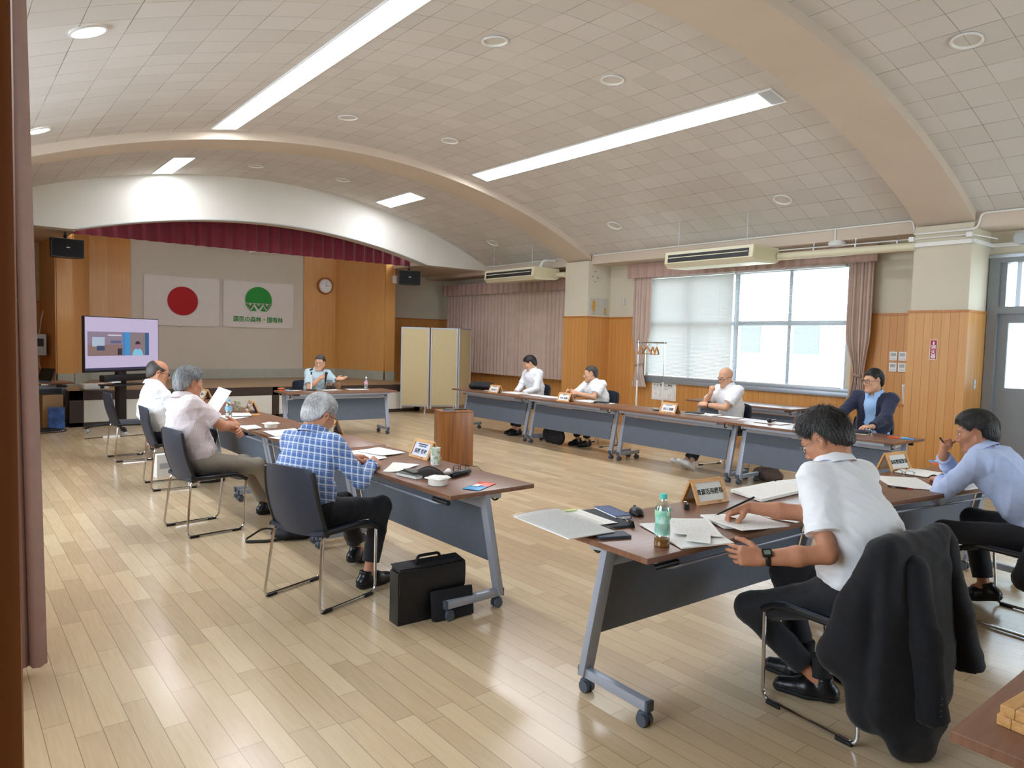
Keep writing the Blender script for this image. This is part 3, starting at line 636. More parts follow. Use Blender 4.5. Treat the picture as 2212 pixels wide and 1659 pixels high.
# ------------------------------------------------------------------ folding screen
t = thing('folding_screen', 'beige three panel folding screen on feet right of the stage', 'folding screen', (0, 0, 0))
M_SCREEN = mat('beige_screen_cloth', 'c6b68f', .9, noise=.03, nscale=30, bump=.15, bscale=300)
P4 = [(7.74, 13.19), (8.14, 12.62), (8.62, 12.35), (9.28, 12.78)]
P4 = [(7.52, 13.1), (8.03, 12.75), (8.58, 12.50), (9.15, 12.85)]
for a, b in zip(P4, P4[1:]):
    av, bv = Vector(a), Vector(b); dd = (bv-av).normalized(); a2, b2 = av+dd*.03, bv-dd*.03
    pn = MB().bar((*a2, .97), (*b2, .97), .022, 1.62).build('screen_panel', M_SCREEN, t)
    for zz in (.155, 1.79): MB().bar((*a2, zz), (*b2, zz), .028, .03).build('edge_rail', M_ALU, pn)
    for q in (a2, b2): MB().cyl((*q, .10), (*q, 1.805), .02, seg=10).build('post', M_GREYPL, pn)
    mid = (a2*.1+b2*.9); n = Vector((-dd.y, dd.x))
    MB().bar((*(mid-n*.2), .05), (*(mid+n*.2), .05), .03, .025, bev=.004).cyl((*(mid-n*.19), .04), (*(mid-n*.19), 0), .02, seg=10).cyl((*(mid+n*.19), .04), (*(mid+n*.19), 0), .02, seg=10).cyl((*mid, .04), (*mid, .16), .015, seg=8).build('foot', M_GREYPL, pn)

# ------------------------------------------------------------------ television on a cart
t = thing('television', 'large television on a black cart showing a video call with two pictures', 'television', (2.20, 12.35, 0), R_(35))
W, Hh = 1.42, .83
MB().b2((-W/2, -.02, 1.36-Hh/2), (W/2, .03, 1.36+Hh/2), bev=.006).build('case', M_BLACK, t)
scr = MB().b2((-W/2+.012, -.0225, 1.36-Hh/2+.055), (W/2-.012, -.0205, 1.36+Hh/2-.012)).build('screen', emis('lavender_screen', 'cdbfe0', .30), t)
MB().b2((-W/2+.012, -.0245, 1.36-Hh/2+.03), (W/2-.012, -.0225, 1.36-Hh/2+.065)).build('task_bar', emis('task_bar', '2b2b52', .25), scr)
def px(x0, z0, x1, z1, c, nme, y=-.024, e=.30): return MB().b2((x0, y-.001, z0), (x1, y+.0008, z1)).build(nme, emis('px_'+c, c, e), scr)
px(-.66, 1.19, -.02, 1.55, '8f7f93', 'call_picture'); px(-.02, 1.19, .02, 1.55, '3b86c8', 'call_picture', -.0242); px(.02, 1.19, .50, 1.55, '8a7a80', 'call_picture')
px(-.66, 1.19, -.02, 1.36, '8b6f6c', 'call_floor', -.0252); px(-.58, 1.33, -.36, 1.47, 'b4c4da', 'call_window', -.026); px(-.50, 1.27, -.36, 1.34, '35426a', 'call_table', -.0262); px(-.12, 1.2, -.04, 1.30, '1c2236', 'call_chair', -.0262); px(-.25, 1.38, -.05, 1.42, '5b5f86', 'call_table', -.0262)
px(-.3, 1.49, -.05, 1.51, 'd8d4e6', 'call_lamp', -.0262); px(.02, 1.19, .12, 1.55, '3f93d0', 'call_wall', -.0262); px(.42, 1.19, .50, 1.55, '2f5f8f', 'call_wall', -.0262)
MB().prism([(.27+.085*math.cos(a)*1.25, 1.19+.115*max(0, math.sin(a))) for a in np.linspace(0, math.pi, 16)], frame_mtx((0, -.026, 0), (1, 0, 0), (0, 0, 1)), .001).build('caller_shirt', emis('px_shirt', '7fc6e6', .32), scr)
MB().prism([(.27+.05*math.cos(a), 1.345+.062*math.sin(a)) for a in np.linspace(0, 2*math.pi, 20)[:-1]], frame_mtx((0, -.027, 0), (1, 0, 0), (0, 0, 1)), .001).build('caller_face', emis('px_face', 'a3728a', .28), scr)
MB().prism([(.27+.052*math.cos(a), 1.365+.05*math.sin(a)) for a in np.linspace(0, math.pi, 14)], frame_mtx((0, -.0275, 0), (1, 0, 0), (0, 0, 1)), .001).build('caller_hair', emis('px_hair', '2a2438', .2), scr)
MB().b2((-.42, -.07, .80), (.42, .02, .90), bev=.01).build('sound_bar', M_BLACK, t)
MB().b2((-.35, -.2, .735), (.30, .12, .755), bev=.004).build('shelf', M_BLACK, t)
MB().b2((-.07, .0, .12), (.07, .09, 1.4), bev=.006).build('post', M_BLACK, t)
MB().b2((-.30, -.10, .78), (-.14, .02, .80)).build('cable_box', M_WHITEPL, t)
for s in (-1, 1):
    for yy in (-.36, .36):
        lg = MB().bar((s*.08, .04, .15), (s*.34, yy, .095), .06, .035, bev=.006).build('cart_leg', M_BLACK, t)
        MB().cyl((s*.34, yy, .09), (s*.34, yy, .06), .02, seg=10).bar((s*.34-.05, yy, .085), (s*.34+.03, yy, .075), .05, .012).build('caster_fork', M_BLACK, lg)
        MB().cyl((s*.34-.016, yy, .034), (s*.34+.016, yy, .034), .034, seg=18).build('caster_wheel', M_GREYPL, lg)

# ------------------------------------------------------------------ flags, clock, speakers, projector
M_FLAG = mat('white_flag_cloth', 'd6cdc6', .9, noise=.02, nscale=6, bump=.1, bscale=120)
def flag(lbl, x0, x1, z0, z1):
    t = thing('flag', lbl, 'flag', ((x0+x1)/2, 16.285, (z0+z1)/2)); w_, h_ = x1-x0, z1-z0
    MB().grid(lambda u, v: ((u-.5)*w_, -.006*math.sin(5*u+2*v)-.006, (v-.5)*h_+.012*math.sin(math.pi*u)*(1 if v > .5 else .6)*-1), 20, 10, .003).build('cloth', M_FLAG, t, ang=80)
    for s in (-1, 1):
        for q in (-1, 1): MB().ball((s*(w_/2-.02), -.012, q*(h_/2-.02)), .009, 8, 6).build('grommet', M_GREYPL, t)
    return t
def disc(r, n=48): return [(r*math.cos(2*math.pi*k/n), r*math.sin(2*math.pi*k/n)) for k in range(n)]
f1 = flag('white flag with a large red disc hanging on the stage wall', 3.29, 4.80, 1.72, 2.76)
MB().prism(disc(.305), frame_mtx((-.0, -.020, .0), (1, 0, 0), (0, 0, 1)), .003).build('red_disc', mat('flag_red', 'a81f24', .85), f1)
f2 = flag('white flag with a green tree emblem and Japanese words on the stage wall', 4.88, 6.47, 1.73, 2.76)
M_GREEN = mat('flag_green', '2f8a3c', .85); zc = .10; xo = -.02
MB().prism([(.3*math.cos(a), .3*math.sin(a)) for a in np.linspace(R_(-13), R_(193), 40)], frame_mtx((xo, -.020, zc), (1, 0, 0), (0, 0, 1)), .003).build('green_crown', M_GREEN, f2)
# lower half of the emblem: green wedges between white branching trees
for cx in (-.105, .105):
    MB().prism([(cx-.062, -.275 if abs(cx) < .05 else -.245), (cx+.062, -.245), (cx+.0, -.14)], frame_mtx((xo, -.020, zc), (1, 0, 0), (0, 0, 1)), .003).build('green_wedge', M_GREEN, f2)
for cx in (-.19, 0, .19):
    for s in (-1, 1):
        for k in range(3):
            MB().bar((xo+cx+s*.0, -.021, zc-.2+.02*k), (xo+cx+s*(.085-.018*k), -.021, zc-.09+.008*k), .003, .012, (1, 0, 0)).build('green_branch', M_GREEN, f2)
for s in (-1, 1): MB().tube([(xo+s*.3*math.cos(a), -.021, zc-.3*math.sin(a)) for a in np.linspace(R_(13), R_(58), 8)], .006, 6).build('green_rim', M_GREEN, f2)
text('国民の森林・国有林', .135, M_GREEN, f2, frame_mtx((-.02, -.0225, -.345), (1, 0, 0), (0, 0, 1)), bold=.002, sx=.93)
t = thing('wall_clock', 'round wall clock with a brown rim on the wooden stage wall', 'clock', (7.24, 16.25, 2.775)); t.rotation_euler = (R_(90), 0, 0)
MB().lathe([(.20, .0), (.20, .03), (.19, .045), (.165, .048), (.16, .03)], seg=40, cap=False).build('rim', wood_mat('clock_rim_wood', '8a4a1c', 'a3602a'), t)
MB().lathe([(.165, .02), (.165, .03)], seg=40).build('face', M_WHITEPL, t)
for k in range(12):
    a = R_(90-30*k-30); text(str(k+1), .034, M_INK, t, frame_mtx((.132*math.cos(a), .132*math.sin(a), .031), (1, 0, 0), (0, 1, 0)), 'numeral')
for a, L_, ww in ((R_(90-91.5), .075, .008), (R_(90-18), .12, .006)): MB().bar((0, 0, .034), (L_*math.cos(a), L_*math.sin(a), .034), ww, .002).build('hand', M_INK, t)
def speaker(lbl, x, y, z, rz, top):
    t = thing('wall_speaker', lbl, 'speaker', (x, y, z), R_(rz)); m = MB()
    m.prism([(-.235, 0), (.235, 0), (.235, .12), (.15, .30), (-.15, .30), (-.235, .12)], frame_mtx((0, 0, -.15), (1, 0, 0), (0, 1, 0)), .30)
    m.build('cabinet', M_BLACK, t)
    MB().b2((-.225, -.008, -.14), (.225, .0, .14), bev=.003).build('grille', mat('speaker_grille', '101113', .8, bump=.4, bscale=500), t)
    MB().b2((-.025, -.011, .0), (.025, -.008, .018)).build('badge', M_GREYPL, t)
    MB().cyl((0, .15, .15), (0, .15, top-z), .014, seg=10).ball((0, .15, .20), .03).build('bracket', M_BLACK, t)
    return t
speaker('black loudspeaker hanging at the left end of the white arch', 1.66, 13.72, 2.90, 8, 3.17)
speaker('black loudspeaker hanging at the right end of the white arch', 7.98, 13.1, 2.87, -22, 3.165).location = (8.05, 13.66, 2.9)
t = thing('ceiling_projector', 'white projector hanging behind the red valance', 'projector', (5.35, 15.0, 3.32))
MB().b2((-.27, -.2, -.06), (.27, .2, .10), bev=.02).build('body', M_WHITEPL, t); MB().cyl((0, 0, .1), (0, 0, 1.0), .025).build('ceiling_mount', M_WHITEPL, t); MB().cyl((-.12, -.2, .02), (-.12, -.215, .02), .045).build('lens', M_BLACK, t)
t = thing('stage_projector', 'white projector standing on the left front corner of the stage', 'projector', (1.98, 13.52, .586), R_(8))
MB().b2((-.19, -.14, .012), (.19, .14, .10), bev=.02).build('body', M_WHITEPL, t); MB().cyl((.08, -.14, .055), (.08, -.15, .055), .035).build('lens', M_BLACK, t); MB().b2((-.15, -.10, .0), (.15, .10, .014)).build('base', M_GREYPL, t); MB().b2((-.1, -.04, .10), (.02, .04, .104)).build('control_pad', M_GREYPL, t)
t = thing('door_chime', 'small white box hanging on the pillar right of the stage', 'box', (8.24, 14.685, 2.92)); MB().b2((-.05, -.03, -.09), (.05, 0, .09), bev=.012).build('body', M_WHITEPL, t); MB().tube([(0, -.01, .09), (.005, -.006, .17)], .004, 6).build('cord', M_WHITEPL, t)

# ------------------------------------------------------------------ air conditioners, pipes
def aircon(lbl, yc, W):
    t = thing('air_conditioner', lbl, 'air conditioner', (9.15, yc, 0), 0, 'ceiling hung air conditioners'); h = W/2
    prof = [(0, 2.87), (.02, 3.05), (.68, 3.05), (.70, 3.0), (.70, 2.86), (.60, 2.82), (.08, 2.80)]
    MB().prism(prof, frame_mtx((0, h, 0), (1, 0, 0), (0, 0, 1)), W).build('cabinet', M_IVORY, t)
    gr = MB().box((.004, 0, 2.945), (.02, W-.14, .115), Matrix.Rotation(R_(6), 3, 'Y')).build('outlet', M_BLACK, t)
    MB().box((-.006, 0, 2.955), (.012, W-.16, .012)).build('louvre', M_IVORY, gr)
    for s in (-1, 1): MB().cyl((.12, s*(h-.18), 3.04), (.12, s*(h-.18), vz(9.27)), .006, seg=8).build('hanger_rod', M_GREYPL, t)
    for s in (-1, 1): MB().b2((.02, s*(h+.001), 2.86), (.66, s*(h+.007), 3.03)).build('side_cover', mat('cream_enamel', 'd0c8a4', .45), t)
    return t
aircon('near cream air conditioner hanging above the bright window', 6.72, 1.60); aircon('far cream air conditioner hanging above the closed mauve curtain', 11.6, 1.62)
t = thing('insulated_pipe', 'thick cream pipe running from the near air conditioner to the near column', 'pipe'); MB().cyl((9.80, 5.9, 2.925), (9.80, 3.98, 2.91), .055).build('pipe', M_IVORY, t)
for y in (5.35, 4.75, 4.2):
    MB().tube([(9.80, y, 3.09), (9.80, y, 2.97)], .005, 6).cyl((9.80, y, 3.0), (9.80, y, 2.965), .018).build('pipe_hanger', M_CHROME, t)
t = thing('insulated_pipe', 'thick cream pipe between the far air conditioner and the far column', 'pipe'); MB().cyl((9.80, 10.78, 2.93), (9.80, 10.555, 2.92), .055).build('pipe', M_IVORY, t)
t = thing('drain_hose', 'white hose rising from the far air conditioner to the beam', 'pipe'); MB().tube(fillet([(9.5, 11.0, 3.06), (9.5, 10.9, 3.2), (9.82, 10.9, 3.22)], .06), .025, 8).build('hose', M_WHITEPL, t)
t = thing('ceiling_conduit', 'thin white conduit running along the top of the window wall and over the columns', 'pipe')
for pts in ([(9.868, 9.85, 3.255), (9.868, 4.05, 3.255), (9.868, 4.02, 3.09), (9.77, 3.99, 3.06), (9.77, 3.33, 3.06), (9.868, 3.30, 3.10), (9.868, 3.27, 3.255), (9.868, -2.0, 3.255)],
            [(9.868, 13.3, 3.255), (9.868, 10.6, 3.255)]): MB().tube(fillet(pts, .05), .013, 8).build('conduit', M_CONDUIT, t)
MB().tube(fillet([(9.90, 5.95, 3.03), (9.90, 4.05, 3.02), (9.77, 3.98, 3.0), (9.77, 3.34, 3.0), (9.9, 3.28, 2.99), (10.3, 3.22, 2.99)], .03), .009, 8).build('cable_pipe', M_CONDUIT, t)
for y in (4.02, 3.36): MB().b2((9.755, y-.03, 2.97), (9.80, y+.03, 3.03), bev=.004).build('junction_box', M_WHITEPL, t)
t = thing('cable_trunking', 'white flat cable trunking around the top of the near column', 'trunking')
MB().b2((9.765, 3.30, 2.895), (9.80, 4.02, 2.945)).b2((9.765, 3.295, 2.895), (10.42, 3.33, 2.945)).b2((10.385, 1.6, 2.895), (10.42, 3.32, 2.945)).build('trunking', M_CONDUIT, t)
t = thing('smoke_detector', 'white sensor box under the beam beside the near air conditioner', 'sensor', (9.93, 5.08, 3.06)); MB().lathe([(.10, .03), (.12, .0), (.10, -.035), (.03, -.045)], seg=24).build('body', M_WHITEPL, t); MB().tube(fillet([(-.06, 0, .02), (-.065, 0, .2)], .01), .012, 8).build('pipe_drop', M_CONDUIT, t)
t = thing('round_bell', 'round grey bell mounted high above the grey door', 'bell', (10.34, 2.98, 2.98)); MB().cyl((-.04, 0, 0), (.05, 0, 0), .075, seg=24).build('gong', M_GREYPL, t); MB().cyl((.05, 0, 0), (.08, 0, 0), .03).build('mount', M_WHITEPL, t)
t = thing('wall_duct', 'white vertical cable duct with a switch box left of the near column', 'trunking', (10.40, 4.07, 0)); MB().b2((-.015, -.02, 2.09), (.02, .02, 2.9)).build('duct', M_CONDUIT, t); MB().b2((-.045, -.045, 2.1), (.02, .045, 2.28), bev=.006).build('switch_box', M_GREYPL, t)
for i, (y, z, lb) in enumerate(((4.42, 1.49, 'upper left'), (4.30, 1.49, 'upper right'), (4.42, 1.335, 'lower left'), (4.30, 1.335, 'lower right'))):
    t = thing('thermostat', f'{lb} white air conditioner controller on the wooden wall right of the window', 'controller', (10.40, y, z), 0, 'wall controllers')
    MB().b2((-.022, -.052, -.062), (0, .052, .062), bev=.006).build('case', M_WHITEPL, t); MB().b2((-.0235, -.035, .0), (-.022, .035, .045)).build('display', mat('lcd', '9aa6a8', .2), t)
    for k in (-1, 0, 1): MB().b2((-.024, k*.025-.008, -.04), (-.022, k*.025+.008, -.028)).build('button', M_GREYPL, t)
def outlet(lbl, cat, o, x_axis, w_, h_):
    t = thing('wall_outlet', lbl, cat, o); mx = frame_mtx((0, 0, 0), x_axis, (0, 0, 1))
    MB().prism(rrect(w_, h_, .006), mx, .006).build('plate', M_GREYPL, t)
    for dz in (-.025, .025): MB().prism(rrect(w_*.45, .022, .003, cy=dz), mx, .009).build('socket', M_WHITEPL, t)
    return t
outlet('grey wall outlet on the near column facing the camera', 'outlet', (10.12, 3.316, 1.17), (1, 0, 0), .07, .12)
outlet('blank cream switch plate high on the wall left of the bright window', 'switch', (10.415, 9.52, 2.38), (0, -1, 0), .07, .12)
# fire extinguisher sign
t = thing('extinguisher_sign', 'vertical red fire extinguisher sign on the near column', 'sign', (9.784, 3.685, 1.59)); mx = frame_mtx((0, 0, 0), (0, -1, 0), (0, 0, 1))
MB().prism(rrect(.085, .25, .004), mx, .003).build('border', M_WHITEPL, t); MB().prism(rrect(.074, .238, .003), mx, .0042).build('plate', mat('sign_red', 'a02038', .5), t)
for k, ch in enumerate('消火器'): text(ch, .06, M_WHITEPL, t, mx @ Matrix.Translation((0, .03-.058*k, .0046)), bold=.001)
MB().prism([(-.008, .065), (.008, .065), (.01, .09), (.004, .105), (-.002, .108), (-.009, .095)], mx @ Matrix.Translation((0, 0, .0042)), .001).build('flame_symbol', M_WHITEPL, t)
# evacuation ladder poster
t = thing('wall_poster', 'white printed poster about an escape ladder on the wall below the blinds', 'poster', (10.398, 8.45, .705)); mx = frame_mtx((0, 0, 0), (0, -1, 0), (0, 0, 1))
MB().prism(rrect(.56, .31, .004), mx, .003).build('sheet', M_PAPER, t)
text('オリロー 避難はしご 使用法', .04, M_INK, t, mx @ Matrix.Translation((-.02, .115, .0034)), bold=.0012, sx=.85)
m = MB()
for x0, y0, x1, y1 in ((-.25, .07, .25, .07), (-.25, -.13, .25, -.13), (-.24, .09, .2, .09), (-.12, .05, -.05, -.03), (-.09, .05, -.02, -.02), (-.19, -.02, -.16, -.07), (-.21, -.02, -.19, -.07), (.22, .05, .22, -.12), (.25, .05, .25, -.12), (-.1, -.06, -.1, -.11), (-.07, -.05, -.07, -.11), (-.1, -.06, -.07, -.05), (.12, -.05, .12, -.12), (.16, -.04, .16, -.12), (.12, -.05, .16, -.04), (-.23, .05, -.15, .05), (-.23, .04, -.17, .04), (0, .05, .09, .05), (.0, .04, .08, .04)):
    m.bar(mx @ Vector((x0, y0, .0036)), mx @ Vector((x1, y1, .0036)), .0025, .001, (1, 0, 0))
m.build('diagram', mat('poster_ink', '55565c', .7), t)
# coat rack
t = thing('coat_rack', 'slim chrome and white garment rack before the blinds', 'coat rack', (9.62, 8.13, 0)); hy = .29
for s in (-1, 1):
    MB().cyl((0, s*hy, .06), (0, s*hy, .93), .016, seg=10).build('lower_pole', M_WHITEPL, t); MB().cyl((0, s*hy, .93), (0, s*hy, 1.63), .009, seg=10).build('upper_pole', M_CHROME, t)
    MB().bar((-.2, s*hy, .055), (.2, s*hy, .055), .025, .025).cyl((-.19, s*hy, .05), (-.19, s*hy, 0), .02, seg=10).cyl((.19, s*hy, .05), (.19, s*hy, 0), .02, seg=10).build('foot', M_WHITEPL, t)
MB().cyl((0, -hy-.05, 1.60), (0, hy+.05, 1.60), .012, seg=10).build('hanging_rail', M_CHROME, t)
M_HANGER = wood_mat('hanger_wood', 'b07a45', 'c99058', st=(30, 3, 30))
for i, (y, rz, lb) in enumerate(((.22, 25, 'first from the left'), (.09, 65, 'second from the left'), (-.04, 50, 'third from the left'), (-.13, 30, 'rightmost'))):
    h = thing('coat_hanger', f'wooden coat hanger on the chrome rack rail, {lb}', 'hanger', local_on(t, 0, y, 1.588), R_(rz), 'wooden hangers on the rack')
    MB().tube(fillet([(-.02, 0, -.02), (-.018, 0, .022), (.018, 0, .022), (.0, 0, -.035), (0, 0, -.07)], .02), .003, 6).build('hook', M_CHROME, h)
    MB().tube([(-.21, 0, -.19), (-.12, 0, -.125), (-.04, 0, -.08), (0, 0, -.07), (.04, 0, -.08), (.12, 0, -.125), (.21, 0, -.19)], [.012, .015, .015, .018, .015, .015, .012], 8).build('shoulder_bar', M_HANGER, h)
    MB().cyl((-.19, 0, -.185), (.19, 0, -.185), .005, seg=8).build('trouser_bar', M_HANGER, h)
# ------------------------------------------------------------------ people: bodies are smooth blended surfaces
V = lambda *a: np.array(a, float)
class SDF:
    """blend of tapered limbs and ellipsoids meshed into one continuous surface"""
    def __init__(s, h): s.h = h; s.ops = []
    def cone(s, a, b, ra, rb, k=.02, sq=None, cut=(0, 0), sub=False):
        a, b = np.array(a, float), np.array(b, float); ab = b-a; L2 = max(ab@ab, 1e-9); u = ab/math.sqrt(L2); m = max(ra, rb)*(max(1, sq[1]) if sq else 1)
        n = None
        if sq: n = np.array(sq[0], float); n = n/np.linalg.norm(n)
        def fn(X, Y, Z):
            px, py, pz = X-a[0], Y-a[1], Z-a[2]; t = np.clip((px*ab[0]+py*ab[1]+pz*ab[2])/L2, 0, 1)
            qx, qy, qz = px-t*ab[0], py-t*ab[1], pz-t*ab[2]; d2 = qx*qx+qy*qy+qz*qz
            if n is not None:
                qn = qx*n[0]+qy*n[1]+qz*n[2]; d2 = np.maximum(d2-qn*qn, 0)+(qn/sq[1])**2
            d = np.sqrt(d2)-(ra+(rb-ra)*t)
            if cut[0]: d = np.maximum(d, -(px*u[0]+py*u[1]+pz*u[2]))
            if cut[1]: d = np.maximum(d, (X-b[0])*u[0]+(Y-b[1])*u[1]+(Z-b[2])*u[2])
            return d
        s.ops.append((fn, np.minimum(a, b)-m, np.maximum(a, b)+m, k, sub)); return s
    def ell(s, c, r, R=None, k=.02, sub=False):
        c, r = np.array(c, float), np.array(r, float); R = np.eye(3) if R is None else R; m = r.max()
        def fn(X, Y, Z):
            x, y, z = X-c[0], Y-c[1], Z-c[2]
            l = [(x*R[0, i]+y*R[1, i]+z*R[2, i]) for i in range(3)]
            k0 = np.sqrt(sum((l[i]/r[i])**2 for i in range(3))); k1 = np.sqrt(sum((l[i]/r[i]**2)**2 for i in range(3)))
            return k0*(k0-1)/np.maximum(k1, 1e-6)
        s.ops.append((fn, c-m, c+m, k, sub)); return s
    def raw(s, fn, lo, hi, k=.01, sub=False): s.ops.append((fn, np.array(lo, float), np.array(hi, float), k, sub)); return s
    def mesh(s):
        h = s.h; lo = np.min([o[1] for o in s.ops if not o[4]], 0)-3*h-.01; hi = np.max([o[2] for o in s.ops if not o[4]], 0)+3*h+.01
        n = np.ceil((hi-lo)/h).astype(int)+1; F = np.full(n, .5, np.float32); ax = [(lo[i]+h*np.arange(n[i])).astype(np.float32) for i in range(3)]
        for fn, a, b, k, sub in s.ops:
            i0 = np.maximum(((a-lo-k)/h).astype(int)-2, 0); i1 = np.minimum(((b-lo+k)/h).astype(int)+3, n)
            if (i1 <= i0).any(): continue
            sl = tuple(slice(p, q) for p, q in zip(i0, i1))
            d = fn(ax[0][sl[0]][:, None, None], ax[1][sl[1]][None, :, None], ax[2][sl[2]][None, None, :]).astype(np.float32); f = F[sl]
            if sub:
                t = np.clip(.5-.5*(f+d)/k, 0, 1); F[sl] = f*(1-t)+(-d)*t+k*t*(1-t)
            else:
                t = np.clip(.5+.5*(d-f)/k, 0, 1); F[sl] = d*(1-t)+f*t-k*t*(1-t)
        ins = F < 0; N = n-1
        cs = [(i, j, k) for i in (0, 1) for j in (0, 1) for k in (0, 1)]
        cnt = sum(ins[i:N[0]+i, j:N[1]+j, k:N[2]+k].astype(np.int8) for i, j, k in cs); m = (cnt > 0) & (cnt < 8)
        idx = np.argwhere(m); vid = np.full(m.shape, -1, np.int32); vid[m] = np.arange(len(idx))
        val = {c: F[idx[:, 0]+c[0], idx[:, 1]+c[1], idx[:, 2]+c[2]] for c in cs}
        acc = np.zeros((len(idx), 3)); w_ = np.zeros(len(idx))
        for c in cs:
            for axis in range(3):
                if c[axis]: continue
                e = list(c); e[axis] = 1; e = tuple(e); va, vb = val[c], val[e]; cr = (va < 0) != (vb < 0)
                t = va/np.where(cr, va-vb, 1); p = np.zeros((len(idx), 3)); p[:] = c; p[:, axis] = t
                acc[cr] += p[cr]; w_[cr] += 1
        P = lo+h*(idx+acc/w_[:, None])
        Q = []
        for axis in range(3):
            a, b = [(1, 2), (2, 0), (0, 1)][axis]
            s0 = [slice(None)]*3; s1 = [slice(None)]*3; s0[axis] = slice(0, -1); s1[axis] = slice(1, None)
            e0, e1 = ins[tuple(s0)], ins[tuple(s1)]; ed = np.argwhere(e0 != e1); ed = ed[(ed[:, a] > 0) & (ed[:, b] > 0) & (ed[:, a] < N[a]) & (ed[:, b] < N[b])]
            def cell(da, db):
                q = ed.copy(); q[:, a] -= da; q[:, b] -= db; return vid[q[:, 0], q[:, 1], q[:, 2]]
            f = np.stack([cell(1, 1), cell(0, 1), cell(0, 0), cell(1, 0)], 1); flip = ~e0[ed[:, 0], ed[:, 1], ed[:, 2]]; f[flip] = f[flip][:, ::-1]; Q.append(f)
        return P, np.concatenate(Q)
    def build(s, name, m, parent, wr=0., wf=14., seed=0, post=None, mtx=None):
        P, Q = s.mesh(); Q = Q[(Q >= 0).all(1)]
        me = bpy.data.meshes.new(name); me.vertices.add(len(P)); me.loops.add(len(Q)*4); me.polygons.add(len(Q))
        me.vertices.foreach_set('co', P.astype(np.float32).ravel()); me.loops.foreach_set('vertex_index', Q.astype(np.int32).ravel())
        me.polygons.foreach_set('loop_start', np.arange(0, len(Q)*4, 4, dtype=np.int32)); me.update(calc_edges=True); me.validate()
        if wr or post:
            nn = np.zeros(len(P)*3, np.float32); me.vertices.foreach_get('normal', nn); nn = nn.reshape(-1, 3)
            if wr:
                r = np.random.RandomState(seed+11); d = np.zeros(len(P))
                for q in range(7):
                    v = r.randn(3); v[2] *= 1.5; v *= wf*(.6+1.1*r.rand())/np.linalg.norm(v); d += ((1-np.abs(np.sin(.5*(P@v)+r.rand()*6.3+1.3*np.sin(P@(r.randn(3)*7)))))**3*2.2-.5)*(.5+.5*r.rand())
                P = P+nn*(wr*(np.abs(d)**.8*np.sign(d)/2.2))[:, None]
            if post: P = post(P, nn)
            me.vertices.foreach_set('co', P.astype(np.float32).ravel()); me.update()
        me.materials.append(m if not isinstance(m, (list, tuple)) else m[0]); me.polygons.foreach_set('use_smooth', [True]*len(me.polygons))
        o = link(bpy.data.objects.new(name, me), parent)
        return o
def rotz(a): c, s = math.cos(a), math.sin(a); return np.array([[c, -s, 0], [s, c, 0], [0, 0, 1]])
def rotx(a): c, s = math.cos(a), math.sin(a); return np.array([[1, 0, 0], [0, c, -s], [0, s, c]])
def roty(a): c, s = math.cos(a), math.sin(a); return np.array([[c, 0, s], [0, 1, 0], [-s, 0, c]])
def unit(v): v = np.array(v, float); return v/np.linalg.norm(v)
def ik(a, c, l1, l2, pole):
    d = c-a; L = np.linalg.norm(d); L = min(L, (l1+l2)*.999); u = unit(d); x = (l1*l1-l2*l2+L*L)/(2*L); hh = math.sqrt(max(l1*l1-x*x, 0)); p = np.array(pole, float); p = p-u*(p@u); return a+u*x+unit(p)*hh, a+u*L
FING = [(.031, .070, 9.0), (.0105, .078, 9.3), (-.0105, .073, 8.9), (-.030, .057, 8.0)]
def add_hand(S_, W, d, nrm, side, pose):
    """W wrist, d towards the fingertips, nrm out of the back of the hand, side +1 = thumb on +x of (d,nrm) frame"""
    y = unit(d); z = unit(np.array(nrm)-y*(np.array(nrm)@y)); x = np.cross(y, z)*side; B = np.array([x, y, z]).T
    pt = lambda *q: W+B@np.array(q, float)
    for i, (fx, L, r) in enumerate(FING):
        kn = pt(fx, .088-.006*abs(i-1), .002); S_.cone(pt(fx*.55, .008, 0), kn, .0165, .0125, .012)
        sp = (fx*1.6 if pose.get('spread') is None else fx*pose['spread']); a = 0; p = kn; bends = pose['f'][i]; r = r/1000
        for j, seg in enumerate((.45, .30, .25)):
            a += R_(bends[j]); dv = np.array([math.sin(sp)*math.cos(a), math.cos(sp)*math.cos(a), -math.sin(a)]); q = p+B@dv*L*seg
            S_.cone(p, q, r*(1-.06*j), r*(.95-.08*j), .003); p = q
    S_.cone(pt(.0, .02, -.004), pt(.0, .07, -.006), .016, .015, .012, (x, 1.9))
    t0 = pt(.022, .012, -.006); th = pose.get('t', ((.75, .55, -.35), (.45, .8, -.4), (.2, .9, -.35))); p = t0
    for j, (L, r0, r1) in enumerate(((.046, .0165, .0125), (.034, .0118, .0105), (.028, .0105, .0075))):
        q = p+B@unit(th[j])*L; S_.cone(p, q, r0, r1, .006); p = q
FLAT = {'f': [(8, 10, 6)]*4}; RELAX = {'f': [(22, 28, 16), (26, 32, 18), (30, 34, 18), (34, 36, 20)]}
FIST = {'f': [(60, 80, 45), (66, 84, 48), (70, 84, 48), (72, 84, 48)], 't': ((.6, .6, -.5), (.0, .8, -.6), (-.5, .6, -.5))}
PEN = {'f': [(40, 42, 20), (48, 50, 26), (58, 62, 34), (64, 66, 38)], 't': ((.5, .7, -.55), (.2, .85, -.55), (.0, .9, -.4))}
GRIP = {'f': [(50, 62, 34), (54, 66, 36), (58, 68, 38), (60, 68, 38)], 't': ((.55, .6, -.6), (.1, .7, -.75), (-.3, .7, -.6))}
HOLD = {'f': [(34, 26, 14), (38, 28, 14), (42, 30, 16), (46, 32, 18)], 't': ((.6, .6, -.5), (.3, .8, -.45), (.1, .95, -.3))}
